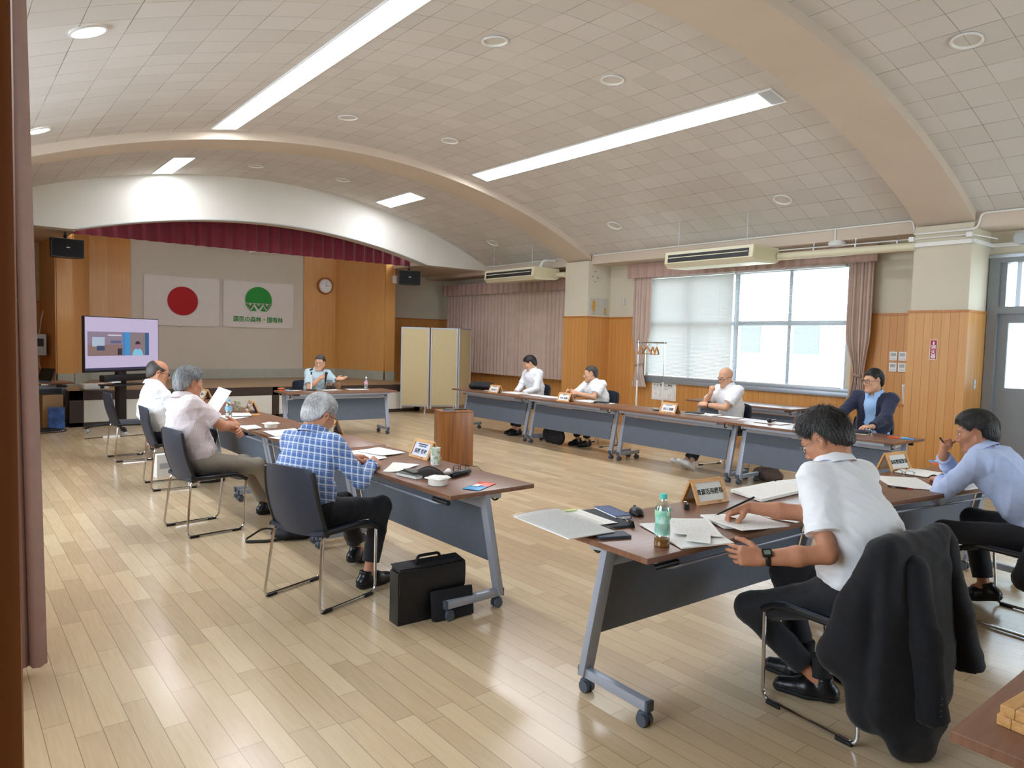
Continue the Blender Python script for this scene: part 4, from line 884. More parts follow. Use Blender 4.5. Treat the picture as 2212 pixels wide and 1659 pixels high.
OPEN = {'f': [(2, 6, 4), (4, 8, 5), (8, 10, 6), (12, 12, 8)], 't': ((.75, .6, .1), (.5, .85, .1), (.35, .95, .05)), 'spread': 4.0}
def skin_mat(name, c):
    return mat(name, c, .52, noise=.07, nscale=22, bump=.06, bscale=160)
M_EYEW = mat('eye_white', 'ddd8d0', .25); M_IRIS = mat('dark_iris', '1f1712', .2); M_LIP = mat('lip_skin', 'a8675a', .5)
def add_head(S_, H, R, sc=1., ear=1.):
    P = lambda *q: H+R@(np.array(q, float)*sc); r = lambda v: np.array(v)*sc
    S_.ell(P(0, -.014, .042), r((.076, .098, .086)), R, .02)
    S_.ell(P(0, .028, -.030), r((.063, .062, .084)), R, .03)
    for s in (-1, 1):
        S_.cone(P(s*.052, -.002, -.045), P(s*.020, .062, -.098), .022*sc, .017*sc, .03)
        S_.ell(P(s*.043, .058, -.014), r((.022, .022, .020)), R, .02)
        S_.cone(P(s*.006, .088, -.031), P(s*.013, .096, -.034), .008*sc, .0075*sc, .008)
    S_.cone(P(-.014, .070, -.101), P(.014, .070, -.101), .018*sc, .018*sc, .02)
    S_.cone(P(-.030, .078, .026), P(.030, .078, .026), .012*sc, .012*sc, .02)
    S_.cone(P(0, .086, .012), P(0, .1075, -.026), .0065*sc, .0105*sc, .012)
    S_.ell(P(0, .084, -.058), r((.024, .0115, .007)), R, .006); S_.ell(P(0, .082, -.070), r((.021, .0115, .0075)), R, .006)
    for s in (-1, 1): S_.ell(P(s*.031, .094, .009), r((.019, .016, .0095)), R, .012, sub=True)
    S_.ell(P(0, .097, -.064), r((.019, .012, .0016)), R, .004, sub=True)
    for s in (-1, 1):
        Re = R@roty(s*R_(14))@rotz(s*R_(-24))
        S_.ell(P(s*.077, -.012, -.002), r((.0085*ear, .019, .032)), Re, .006); S_.ell(P(s*.074, -.004, -.022), r((.009, .010, .014)), R, .008)
        S_.ell(P(s*.087, -.009, .003), r((.006, .009, .017)), Re, .004, sub=True)
def hairline(st, lx, ly):
    off, sl, sb = st.get('off', .006), st.get('slope', .7), st.get('sb', 1.0); ax = np.abs(lx)
    line = off+np.where(ly > 0, sl*ly, sb*ly); sd = np.clip((ax-.045)/.02, 0, 1)
    line = line+sd*(.044*np.exp(-((ly+.014)/.026)**2)-st.get('burn', .016)*np.exp(-((ly-.024)/.008)**2))
    line = line+st.get('temple', .016)*np.exp(-((ax-.05)/.016)**2)*np.clip((ly-.04)/.03, 0, 1)
    return np.maximum(line, st.get('nape', -.10)+.25*np.maximum(ax-.03, 0))
def hair_sdf(H, R, sc, st, h):
    S_ = SDF(h); top, side = st['top'], st['side']; fr = st.get('front', 0)
    c0 = np.array((0, -.016+fr*.5, .040)); rr = np.array((.0765+side, .0985+side*1.1+fr*.5, .087+top)); cen = H+R@(c0*sc)
    f1 = SDF(h).ell(cen, rr*sc, R).ops[0][0]; f2 = SDF(h).ell(H+R@(np.array((0, -.040, -.016))*sc), np.array((.062+side, .062+side*1.3, .080))*sc, R).ops[0][0]
    def fn(X, Y, Z):
        d1, d2 = f1(X, Y, Z), f2(X, Y, Z); t = np.clip(.5+.5*(d2-d1)/.03, 0, 1); d = d2*(1-t)+d1*t-.03*t*(1-t)
        x, y, z = X-H[0], Y-H[1], Z-H[2]; lx, ly, lz = [(x*R[0, i]+y*R[1, i]+z*R[2, i])/sc for i in range(3)]
        ph = np.arctan2(lx, -ly-.02); low = hairline(st, lx, ly)+.003*np.sin(31*ph+70*lz)+.002*np.sin(67*ph)-lz
        d = d+side*.95*sc*np.clip(1+low/.032, 0, 1)**1.5
        d = np.maximum(d, low*.75*sc)
        if st.get('bald'): d = np.maximum(d, -(np.sqrt(lx**2+(ly-.03)**2+(lz-.135)**2)-st['bald'])*sc)
        return d
    S_.raw(fn, cen-.16*sc, cen+.16*sc, .004); return S_
def strands(H, R, sc, st, n, m, parent, seed):
    """thin hair locks lying on the hair, so that its edge is ragged"""
    r = np.random.RandomState(seed); top, side, fr = st['top'], st['side'], st.get('front', 0)
    c0 = np.array((0, -.016+fr*.5, .040)); rr = np.array((.0765+side, .0985+side*1.1+fr*.5, .087+top)); VV, FF = [], []
    crown = np.array((.01, -.05, .14)); k = 0
    while k < n:
        v = r.randn(3); v /= np.linalg.norm(v); p = c0+v*rr
        if p[2] < hairline(st, p[0], p[1])+.006: continue
        if st.get('bald') and np.linalg.norm(p-np.array((0, .03, .135))) < st['bald']: continue
        k += 1; L = st.get('len', .045)*(.6+.8*r.rand()); w = .0011+.0012*r.rand(); lift = st.get('lift', .02)*r.rand()**2; jit = r.randn(3)*.35; base = len(VV); q = p.copy(); ok = 0
        for i in range(5):
            nrm = (q-c0)/rr**2; nrm /= np.linalg.norm(nrm); t = (q-crown)/.1+jit+np.array(st.get('comb', (0, 0, -.5)))*1.2; t -= nrm*(t@nrm); t /= np.linalg.norm(t)+1e-9
            sd = np.cross(nrm, t); mg = np.clip(1-(q[2]-hairline(st, q[0], q[1]))/.032, 0, 1)**1.5; wi = w*(1-.2*i); o = q+nrm*(.001-side*.95*mg)
            VV += [H+R@((o-sd*wi)*sc), H+R@((o+sd*wi)*sc)]
            if q[2] < hairline(st, q[0], q[1])-.004: continue
            q = q+t*L/4; u = (q-c0)/rr; q = c0+rr*u/np.linalg.norm(u)*(1+lift*(i+1)/4*1.5)
        FF += [(base+2*i, base+2*i+1, base+2*i+3, base+2*i+2) for i in range(4)]
    me = bpy.data.meshes.new('hair_strands'); me.from_pydata([tuple(x) for x in VV], [], FF); me.materials.append(m); me.polygons.foreach_set('use_smooth', [True]*len(me.polygons))
    o = link(bpy.data.objects.new('hair_strands', me), parent); o['kind'] = 'stuff'; return o
def hair_post(H, R, amp, seed):
    r = np.random.RandomState(seed)
    def f(P, nn):
        L = (P-H)@R; ph = np.arctan2(L[:, 0], -L[:, 1]-.02); el = L[:, 2]*14+L[:, 1]*9
        d = np.sin(46*ph+2.2*np.sin(el+1.7*ph))*.5+np.sin(83*ph+3*np.sin(.8*el)+2)*.35+np.sin(7*ph+el*1.4)*.5+np.sin(120*ph+el)*.25
        return P+nn*(amp*d)[:, None]
    return f
def hair_mat(name, c1, c2):
    if name in MATS: return MATS[name]
    m, n, l, b = nm(name); v, _ = xyz(n, l)
    g = stretch_noise(n, l, v, (1, 1, .25), 170, 4.); big = stretch_noise(n, l, v, (1, 1, .6), 16, 3.)
    r = n.new('ShaderNodeValToRGB'); r.color_ramp.elements[0].position = .33; r.color_ramp.elements[1].position = .67
    r.color_ramp.elements[0].color = lin(c1); r.color_ramp.elements[1].color = lin(c2)
    l.new(math_(n, l, 'ADD', math_(n, l, 'MULTIPLY', g, .55), math_(n, l, 'MULTIPLY', big, .45)), r.inputs[0]); l.new(r.outputs[0], b.inputs['Base Color']); b.inputs['Roughness'].default_value = .5
    bp = n.new('ShaderNodeBump'); bp.inputs['Strength'].default_value = .6; bp.inputs['Distance'].default_value = .004; l.new(g, bp.inputs['Height']); l.new(bp.outputs[0], b.inputs['Normal'])
    MATS[name] = m; return m
def shoe(parent, ank, toe_dir, m, ms, pitch=0., h=.007):
    y = unit((toe_dir[0], toe_dir[1], 0)); x = np.cross(y, (0, 0, 1)); B0 = np.array([x, y, (0, 0, 1)]).T; B = B0@rotx(R_(pitch)); o = np.array(ank)-B@np.array((0, 0, .085))
    P = lambda *q: o+B@np.array(q, float)
    def floorcut(z0):
        n = B[:, 2]
        return lambda X, Y, Z: -((X-o[0])*n[0]+(Y-o[1])*n[1]+(Z-o[2])*n[2]-z0)
    for nme, mm, dr, lo_, hi_ in (('shoe', m, 0., .012, 1.), ('sole', ms, .005, 0., .022)):
        S_ = SDF(h if nme == 'shoe' else .006)
        parts = SDF(h).cone(P(0, -.05, .04), P(0, .05, .042), .040+dr, .044+dr, .03).cone(P(0, .05, .036), P(.004, .155, .026), .046+dr, .034+dr, .03, (x, 1.08))
        if nme == 'shoe': parts.cone(P(0, -.028, .05), P(0, -.02, .105), .038, .040, .02, cut=(0, 1))
        f1, f2 = floorcut(lo_), floorcut(hi_)
        def fn(X, Y, Z, ops=parts.ops, f1=f1, f2=f2):
            F = None
            for g, a, b, k, sb in ops:
                d = g(X, Y, Z)
                if F is None: F = d
                else: t = np.clip(.5+.5*(d-F)/k, 0, 1); F = d*(1-t)+F*t-k*t*(1-t)
            return np.maximum(np.maximum(F, f1(X, Y, Z)), -f2(X, Y, Z))
        lo = np.min([q[1] for q in parts.ops], 0); hi = np.max([q[2] for q in parts.ops], 0); S_.raw(fn, lo, hi, .002)
        parent = S_.build(nme, mm, parent)
    return parent
def person(label, loc, rz, sp):
    """seated figure; local +y faces forward, +x is the figure's right"""
    root = thing('person', label, 'person', (loc[0], loc[1], 0), R_(rz), 'people seated at the tables')
    c, s = math.cos(R_(rz)), math.sin(R_(rz))
    def loc_(p): dx, dy = p[0]-loc[0], p[1]-loc[1]; return V(c*dx+s*dy, -s*dx+c*dy, p[2])     # world -> local
    def dirl(a, k, df):
        if k not in a: return np.array(df, float)
        v = np.array(a[k], float); return V(c*v[0]+s*v[1], -s*v[0]+c*v[1], v[2])
    hb, hc = sp.get('h', (.0065, .010)); fat = sp.get('fat', 1.); sc = sp.get('hs', 1.)
    P = V(sp.get('px', 0), sp.get('py', -.035), .535); yaw, pit, rol = [R_(v) for v in sp.get('head', (0, -10, 0))]; R = rotz(-yaw)@rotx(pit)@roty(rol)
    H = loc_(np.array(sp['hw'], float)); N = H-V(0, sp.get('nf', .035), sp.get('nz', .112))-R@V(0, .012, 0); Mi = P+(N-P)*.46+V(0, -sp.get('bulge', .02), 0); up1, up2 = unit(Mi-P), unit(N-Mi)
    tw = R_(sp.get('twist', 0)); xr = rotz(tw)@V(1, 0, 0); xr = unit(xr-up2*(xr@up2)*.6); fw = np.cross(up2, xr)
    shr = sp.get('shr', 0.); S1 = N-up2*(.055-shr)+xr*.178; S0 = N-up2*(.055-shr)-xr*.178
    sk = skin_mat(*sp.get('skin', ('skin_light', 'cf9f80'))); B = SDF(hb); sh = SDF(hc); tr = SDF(hc)
    add_head(B, H, R, sc); B.cone(N-up2*.06, H+R@V(0, -.026, -.055)*sc, .060, .055, .025)
    # torso, twice: slimmer body under the cloth
    for T, dr in ((B, -.022), (sh, 0.)):
        T.cone(P+V(0, .0, .055), Mi, .122*fat+dr, .134*fat+dr, .05, (xr, 1.28)); T.cone(Mi, N-up2*.13, .134*fat+dr, .128+dr, .05, (xr, 1.34))
        T.cone(S0+xr*.02, S1-xr*.02, .064+dr, .064+dr, .05); T.ell(N-up2*.14+fw*.02, V(.17, .122, .14)+dr, np.array([xr, fw, up2]).T, .05)
        for q in (S0, S1): T.cone(N-up2*.020-fw*.016, q, .044+dr*.5, .052+dr, .04)
        if fat > 1: T.ell(P+up1*.1+V(0, .045, 0), V(.14, .11, .11)*fat+dr, None, .05)
    long = sp.get('sleeve', 'short'); wr_t = []
    for sgn, S, key in ((1, S1, 'R'), (-1, S0, 'L')):
        a = sp[key]; W = np.array(a['w'], float); W = loc_(W) if a.get('world', True) else W
        pole = a.get('pole', (sgn*.5, -.4, -.8)); E, W = ik(S, W, a.get('l1', .285), a.get('l2', .245), pole)
        B.cone(S, E, .044, .038, .03); fd = unit(W-E); pn = unit(np.cross(fd, V(0, 0, 1))+1e-6)
        B.cone(E, E+.45*(W-E), .039, .038, .015); B.cone(E+.45*(W-E), W, .037, .0255, .02, (np.cross(fd, dirl(a, 'n', (0, 0, 1))), 1.15))
        d = dirl(a, 'd', W-E); add_hand(B, W, d, dirl(a, 'n', (0, 0, 1)), -sgn, a.get('pose', RELAX))
        if long == 'short':
            e = S+(E-S)*sp.get('slen', .74); sh.cone(S, e, .068, .071, .035, cut=(0, 1)); wr_t.append((S, e))
        else:
            jr = .006 if long == 'jacket' else 0; e = E+(W-E)*(.93 if long != 'jacket' else .97); sh.cone(S, E, .064+jr, .056+jr, .035); sh.cone(E, E+(W-E)*.5, .056+jr, .047+jr, .02); sh.cone(E+(W-E)*.5, e, .047+jr, .040+jr, .02, cut=(0, 1)); wr_t.append((E, e))
        a['_'] = (S, E, W)
    # legs
    tr.ell(P+V(0, .01, -.01), V(.178, .135, .105)*fat**.5, None, .04); ank = []
    for sgn, key in ((1, 'FR'), (-1, 'FL')):
        f = sp[key]; A = np.array(f['a'], float); A = loc_(A) if f.get('world', True) else A
        Hj = P+V(sgn*.088, .01, -.015); K, A = ik(Hj, A, .43, .415, f.get('pole', (sgn*.12, 1, .9)))
        tr.cone(Hj, K, .088, .066, .05); e = K+(A-K)*sp.get('hem', .88); tr.cone(K, e, .066, .058, .025, cut=(0, 1)); B.cone(Hj, K, .06, .045, .03); B.cone(K, A, .046, .031, .03)
        B.cone(A, A+V(0, .05, -.03), .03, .03, .02); ank.append((A, f))
    body = B.build('body', sk, root)
    if long == 'jacket':
        inn = SDF(hc); inn.cone(P+V(0, 0, .04), Mi, .122*fat, .129*fat, .05, (xr, 1.27)); inn.cone(Mi, N-up2*.13, .129*fat, .122, .05, (xr, 1.32)); inn.cone(S0+xr*.03, S1-xr*.03, .058, .058, .05); inn.ell(N-up2*.14+fw*.02, V(.162, .116, .134), np.array([xr, fw, up2]).T, .05)
        for q in (S0, S1): inn.cone(N-up2*.020-fw*.016, q, .041, .046, .04)
        inner = inn.build('shirt', sp['inner'], root, wr=.003, seed=3)
        def vcut(X, Y, Z):
            x, y, z = X-N[0], Y-N[1], Z-N[2]; lx, ly, lz = [x*q[0]+y*q[1]+z*q[2] for q in (xr, fw, up2)]
            return np.maximum(np.abs(lx)-np.clip(.062+.045*lz, .030, .075), -ly+.015)
        sh.raw(vcut, N-.65, N+.3, .006, sub=True)
    shm = sp['shirt']; shirt = sh.build('jacket' if long == 'jacket' else 'shirt', shm, root, wr=sp.get('wr', .0055), wf=42, seed=sp.get('seed', 1))
    tr.build('trousers', sp['trousers'], root, wr=.004, wf=15, seed=sp.get('seed', 1)+5)
    for A, f in ank: shoe(root, A, f.get('t', (0, 1)), sp.get('shoe', M_SHOE), sp.get('sole', M_SOLE), f.get('pitch', 0))
    if sp.get('sock'):
        for A, f in ank:
            MB().tube([A+V(0, -.002, .11), A+V(0, 0, .02)], .043, 14).build('sock', sp['sock'], root)
    # cuffs stitched as narrow bands, collar folded round the neck
    for a, e in wr_t:
        u = unit(e-a); rad = .0735 if long == 'short' else (.043 if long != 'jacket' else .049)
        MB().tube([e-u*.024, e-u*.002], rad, 24).build('cuff', sp.get('cuffm', shm), shirt, norm=True)
    col = sp.get('collar', shm)
    nd = unit(H+R@V(0, -.03, -.06)-N+up2*.25); ca = unit(np.cross(fw, nd)); cf = np.cross(nd, ca); o = N-nd*.002+cf*.003
    def colf(u, v):
        t = R_(28)+R_(304)*u-R_(90)+0; # gap at the front
        ang = R_(90)+R_(20)+R_(320)*u; e = 1-abs(2*u-1); k = abs(2*u-1)**3
        if v < .5: q = v/.5; rr = .074-.004*q; z = -.010+.062*q-.026*k*q
        else: q = (v-.5)/.5; rr = .0725+.022*q+.006*k*q; z = .052-.026*k-.042*q-.026*k*q
        p = o+ca*math.cos(ang)*rr*1.02+cf*math.sin(ang)*rr*1.05+nd*z; return tuple(p)
    MB().grid(colf, 40, 8, .003).build('collar', col, shirt if long != 'jacket' else inner, ang=50)
    # face details
    hp = lambda *q: Vector(H+R@(np.array(q, float)*sc)); Rm = Matrix([list(r) for r in R])
    for sx in (-1, 1):
        e = MB().ball((0, 0, 0), (.0125*sc, .008*sc, .0062*sc), 14, 10).build('eye', M_EYEW, body); e.matrix_local = Matrix.Translation(hp(sx*.031, .0815, .008)) @ Rm.to_4x4()
        MB().ball((0, .0062*sc, -.0005), (.0055*sc, .003*sc, .0052*sc), 12, 8).build('iris', M_IRIS, e)
        MB().tube([hp(sx*(.016+.030*k/5), .0915-.016*(k/5)**2, .0265+.005*math.sin(k/5*2.6)) for k in range(6)], [.002, .0032, .0034, .0032, .0028, .0016], 6).build('eyebrow', sp.get('hairm') or M_BROW, body)
    if sp.get('hair'):
        hr = hair_sdf(H, R, sc, sp['hair'], sp.get('hh', .005)).build('hair', sp['hairm'], root, post=hair_post(H, R, sp['hair'].get('amp', .0022), sp.get('seed', 1)))
        strands(H, R, sc, sp['hair'], sp['hair'].get('n', 900), sp['hairm'], hr, sp.get('seed', 1))
    if sp.get('glasses'):
        gm, dz, dr = sp['glasses']; mb = MB()
        rims = []
        for sx in (-1, 1):
            ring = [hp(sx*.0335+p[0], .1045-.010*(abs(sx*.0335+p[0])/.05)**2, .004+dz+p[1]) for p in rrect(.047, .030, .011, 4)]
            mb.tube(ring, dr, 6, True); rims.append(ring)
        mb.tube([hp(-.0105, .103, .009+dz), hp(0, .106, .011+dz), hp(.0105, .103, .009+dz)], dr, 6)
        gl = mb.build('glasses_frame', gm, body)
        for sx in (-1, 1):
            MB().tube([hp(sx*.056, .096, .010+dz), hp(sx*.076, .078, .010+dz), hp(sx*.081, -.005, .012), hp(sx*.082, -.022, -.006)], dr, 6).build('temple', gm, gl)
        for ring in rims: MB().face(ring).build('lens', M_LENS, gl, norm=False)
    sp['_'] = dict(N=N, H=H, R=R, P=P, S0=S0, S1=S1, fw=fw, up=up2, xr=xr, shirt=shirt, body=body, root=root, hp=hp)
    return root
M_SHOE = mat('black_leather', '131417', .3, bump=.1, bscale=90); M_SOLE = mat('black_sole', '1c1d20', .7); M_BROW = mat('brow_hair', '2b2320', .8)
# ------------------------------------------------------------------ the nine people
M_WSH = stripe_cloth('white_shirt_cloth', 'eef0f4', [], .8); M_WSH2 = stripe_cloth('white_shirt_faint_stripes', 'e9ebf0', [((1, .3, 0), .012, 0, .16, 'd3d8e4', .6)])
M_PINKSH = stripe_cloth('pinkish_striped_shirt', 'dfd4d6', [((1, 1, 0), .014, 0, .3, 'c4aab2', .55), ((0, 0, 1), .03, 0, .1, 'e6dfe2', .4)])
M_PLAID = stripe_cloth('blue_plaid_shirt', '6f93cc', [((1, .8, 0), .044, 0, .40, '4f74b6', .75), ((0, .25, 1), .044, .1, .40, '5578ba', .65), ((1, .8, 0), .044, .48, .17, 'dfe6f2', .85), ((0, .25, 1), .044, .55, .17, 'dfe6f2', .8), ((1, .8, 0), .044, .08, .05, '6d4f62', .6), ((0, .25, 1), .044, .22, .045, '33508c', .7), ((0, .25, 1), .044, .8, .04, 'eef2f8', .7)])
M_BLUESH = stripe_cloth('pale_blue_shirt', 'b9c9ee', []); M_AQUASH = stripe_cloth('pale_aqua_shirt', 'bcd3de', [((1, .2, 0), .01, 0, .2, 'a9c3d2', .5)]); M_SKYSH = stripe_cloth('sky_blue_shirt', '9fc3f0', [])
M_NAVY = stripe_cloth('navy_blazer', '1e2742', []); M_BLACKTR = stripe_cloth('black_trousers', '17181e', []); M_KHAKI = stripe_cloth('khaki_trousers', '8d8577', []); M_NAVYTR = stripe_cloth('navy_trousers', '1b2030', [])
HB = hair_mat('black_hair', '08080a', '2a2624'); HBG = hair_mat('black_greying_hair', '0b0b0d', '3d3a38'); HG = hair_mat('grey_hair', '4c4e52', 'a9abae'); HW = hair_mat('silver_hair', '85868c', 'eceded'); HD = hair_mat('short_dark_hair', '201c1a', '5a5450')
GB = mat('black_spectacle_frame', '101114', .3); GM = mat('metal_spectacle_frame', '8f8a80', .25, .9)
SK1 = ('skin_light', 'd3a283'); SK2 = ('skin_tan', 'bd8465'); SK3 = ('skin_mid', 'c9957a')
NEAR = (.0048, .0085); MID = (.006, .010); FAR = (.0075, .012)
pD = dict(hw=(3.10, 1.59, 1.15), head=(-10, -34, 0), bulge=.06, h=NEAR, skin=SK2, shirt=M_WSH, trousers=M_BLACKTR, hairm=HBG, seed=4, fat=1.12, hh=.004, wr=.006,
    hs=1.04, hair=dict(top=.026, side=.011, slope=.70, off=.018, front=.012, amp=.003, n=2600, lift=.16, len=.05, comb=(0, .25, -.1)), glasses=(GM, 0, .0016),
    L=dict(w=(2.635, 1.60, .69), l1=.325, l2=.262, d=(-.72, .66, .10), n=(-.62, -.70, .15), pole=(-.30, -.55, -1), pose=HOLD), R=dict(w=(2.98, 1.90, .80), l1=.31, l2=.26, d=(-.72, .52, -.28), n=(-.10, .40, .88), pole=(.3, -.1, -.9), pose=PEN),
    FL=dict(a=(3.03, 1.53, .088), pole=(-.6, 1, .75), t=(-.45, .85)), FR=dict(a=(3.14, 1.66, .088), pole=(.1, 1, .8), t=(-.25, .95)), sock=M_SOLE, hem=.80)
person('man in white shirt and blue lanyard reading papers in the right foreground', (3.05, 1.42), -6, pD)
pE = dict(hw=(4.87, 1.57, 1.075), head=(-26, -12, 0), bulge=.05, h=NEAR, skin=SK2, shirt=M_BLUESH, trousers=M_BLACKTR, hairm=HBG, seed=7, sleeve='long', hh=.004,
    hair=dict(top=.024, side=.012, slope=.66, off=.018, front=.016, amp=.0028, n=2600, lift=.05, len=.06, comb=(.3, .9, -.3)),
    R=dict(w=(4.80, 1.72, .925), d=(-.15, -.10, 1), n=(-.55, .80, .1), pole=(.2, .8, -.8), pose=FIST), L=dict(w=(4.93, 1.76, .755), d=(.70, .66, -.06), n=(.0, .1, 1), pole=(-.8, .0, -.6), pose=RELAX),
    FL=dict(a=(4.78, 1.66, .088), pole=(-.6, 1, .8), t=(0, 1)), FR=dict(a=(5.02, 1.52, .12), pole=(.2, 1, .8), t=(-.1, 1), pitch=-14))
person('man in pale blue shirt resting his chin on his hand at the right edge', (4.87, 1.24), -6, pE)
pC = dict(hw=(1.80, 4.10, 1.075), head=(6, -26, 0), bulge=.065, h=NEAR, skin=SK2, shirt=M_PLAID, trousers=M_BLACKTR, hairm=HW, seed=9, sleeve='long', hh=.0042, wr=.006, fat=1.05,
    hair=dict(top=.020, side=.012, slope=.66, off=.012, front=.006, amp=.0016, n=2600, lift=.03, len=.055), glasses=(GB, 0, .0017),
    R=dict(w=(2.14, 4.06, .755), d=(.72, .68, .06), n=(.35, -.62, .70), pole=(.55, -.3, -.8), pose=HOLD), L=dict(w=(2.12, 4.32, .76), d=(.9, .2, 0), n=(0, 0, 1), pole=(-.6, -.3, -.7)),
    FR=dict(a=(2.07, 3.96, .088), pole=(.15, 1, .8), t=(0.1, 1)), FL=dict(a=(2.22, 4.42, .10), pole=(-.1, 1, .8), t=(-.2, 1), pitch=-10), hem=.84)
person('grey haired man in a blue plaid shirt seen from behind at the near left table', (1.745, 4.04), -71, pC)
pB = dict(hw=(1.565, 6.10, 1.15), head=(-8, -6, 0), bulge=.03, h=MID, skin=SK2, shirt=M_PINKSH, trousers=M_KHAKI, hairm=HG, seed=12, fat=1.12, wr=.006,
    hair=dict(top=.024, side=.016, slope=.6, off=.014, front=.010, amp=.0024, n=1600, lift=.06, len=.05),
    R=dict(w=(1.93, 6.06, .80), d=(.05, 1, .1), n=(.95, 0, .3), pole=(.9, -.1, -.6), pose=RELAX), L=dict(w=(1.96, 5.98, .74), d=(0, -1, 0), n=(.9, 0, .4), pole=(-.9, 0, -.6), pose=RELAX),
    FR=dict(a=(2.24, 5.80, .12), pole=(.1, 1, .9), t=(0, 1), pitch=10), FL=dict(a=(2.2, 6.12, .088), pole=(-.1, 1, .8)))
person('grey haired man in pinkish shirt and khaki trousers leaning back, arms crossed', (1.63, 6.02), -83, pB)
pA = dict(hw=(1.73, 7.90, 1.145), head=(4, -14, 0), bulge=.04, h=MID, skin=SK2, shirt=M_WSH, trousers=M_NAVYTR, hairm=HD, seed=15, fat=1.1,
    hair=dict(top=.004, side=.007, slope=.6, off=.004, amp=.0008, bald=.105, n=500, len=.03), glasses=(GB, 0, .0026),
    R=dict(w=(2.10, 7.74, .775), d=(.9, .1, 0), n=(0, -.2, 1), pole=(.5, -.3, -.8), pose=HOLD), L=dict(w=(1.72, 8.24, .46), d=(.1, .05, -1), n=(-.2, 1, 0), pole=(-.5, -.8, 0)),
    FR=dict(a=(2.15, 7.75, .088)), FL=dict(a=(2.15, 8.0, .088)))
person('balding man in a white short sleeve shirt and black glasses seated beside the television', (1.79, 7.86), -92, pA)
pG = dict(hw=(4.80, 10.95, 1.125), head=(40, -2, -4), twist=8, h=MID, skin=SK1, shirt=M_AQUASH, trousers=M_NAVYTR, hairm=HD, seed=18,
    hair=dict(top=.018, side=.008, slope=.62, off=.028, front=.004, amp=.0016), glasses=(GM, 0, .0016),
    R=dict(w=(4.72, 10.74, .90), d=(.75, -.2, .42), n=(-.1, -.75, .65), pole=(.4, .2, -.9), pose=GRIP), L=dict(w=(4.99, 10.70, .885), d=(.95, -.2, .12), n=(.1, .45, -.85), pole=(-.5, -.2, -.8), pose=OPEN),
    FR=dict(a=(4.6, 10.75, .088)), FL=dict(a=(4.85, 10.75, .088)))
person('man in a pale aqua shirt speaking into a microphone in front of the stage', (4.74, 11.06), 180, pG)
p1 = dict(hw=(7.87, 9.30, 1.185), head=(34, -20, 0), h=FAR, skin=SK1, shirt=M_WSH2, trousers=M_BLACKTR, hairm=HB, seed=21, sleeve='long',
    hair=dict(top=.026, side=.012, slope=.6, off=.016, front=.016, amp=.002),
    R=dict(w=(7.60, 9.34, .70), d=(-.6, -.5, -.2), n=(-.3, 0, .9), pole=(.5, -.2, -.8)), L=dict(w=(7.60, 9.16, .70), d=(-.6, .5, -.2), n=(-.3, 0, .9), pole=(-.5, -.2, -.8)),
    FR=dict(a=(7.55, 9.30, .088), t=(0, 1)), FL=dict(a=(7.5, 9.14, .088), t=(0, 1)))
person('dark haired man in a white long sleeve shirt looking down before the mauve curtain', (7.95, 9.25), 88, p1)
p2 = dict(hw=(7.83, 7.80, 1.08), head=(40, -4, 0), bulge=.04, h=FAR, skin=SK1, shirt=M_WSH, trousers=M_BLACKTR, hairm=HD, seed=24,
    hair=dict(top=.012, side=.005, slope=.66, off=.030, amp=.0012),
    R=dict(w=(7.50, 7.90, .80), d=(-.6, -.1, .25), n=(-.2, .9, .3), pole=(.6, -.1, -.7), pose=GRIP), L=dict(w=(7.50, 7.73, .80), d=(-.6, .2, .15), n=(-.1, -.8, .5), pole=(-.6, -.1, -.7), pose=GRIP),
    FR=dict(a=(7.62, 7.82, .088)), FL=dict(a=(7.62, 7.62, .088)))
person('man in a white short sleeve shirt with clasped hands beside the far column', (7.93, 7.70), 92, p2)
p3 = dict(hw=(7.87, 5.40, 1.165), head=(6, -14, 0), h=FAR, skin=SK1, shirt=M_WSH, trousers=M_BLACKTR, seed=27, glasses=(GB, -.008, .002), twist=-6,
    R=dict(w=(7.70, 5.50, .955), d=(-.05, -.25, 1), n=(-.85, .3, .1), pole=(.5, .4, -.9), pose=FIST), L=dict(w=(7.66, 5.52, .815), d=(-.25, .95, .05), n=(-.6, 0, .8), pole=(-.8, .1, -.6), pose=RELAX),
    FR=dict(a=(7.30, 5.46, .11), t=(.3, 1), pitch=28, pole=(0, 1, .6)), FL=dict(a=(7.34, 5.58, .10), t=(.4, 1), pitch=25, pole=(0, 1, .6)), shoe=M_WHITEPL, sole=mat('white_rubber_sole', 'c4bfb6', .7))
person('bald man in a white polo shirt and glasses touching his chin before the blinds', (7.95, 5.36), 84, p3)
p4 = dict(hw=(7.88, 3.55, 1.225), head=(30, -3, 0), h=FAR, skin=SK1, shirt=M_NAVY, inner=M_SKYSH, collar=M_SKYSH, trousers=M_BLACKTR, hairm=HB, seed=30, sleeve='jacket', glasses=(GB, 0, .002), nz=.13,
    hair=dict(top=.022, side=.009, slope=.66, off=.022, front=.006, amp=.0016),
    R=dict(w=(7.48, 3.78, .775), d=(-.9, -.2, -.05), n=(0, 0, 1), pole=(.6, -.2, -.7)), L=dict(w=(7.50, 3.36, .775), d=(-.8, .4, 0), n=(0, 0, 1), pole=(-.6, -.2, -.7)),
    FR=dict(a=(7.6, 3.7, .088)), FL=dict(a=(7.6, 3.5, .088)))
person('man in a navy blazer and pale blue shirt with black glasses right of the window', (7.95, 3.56), 94, p4)
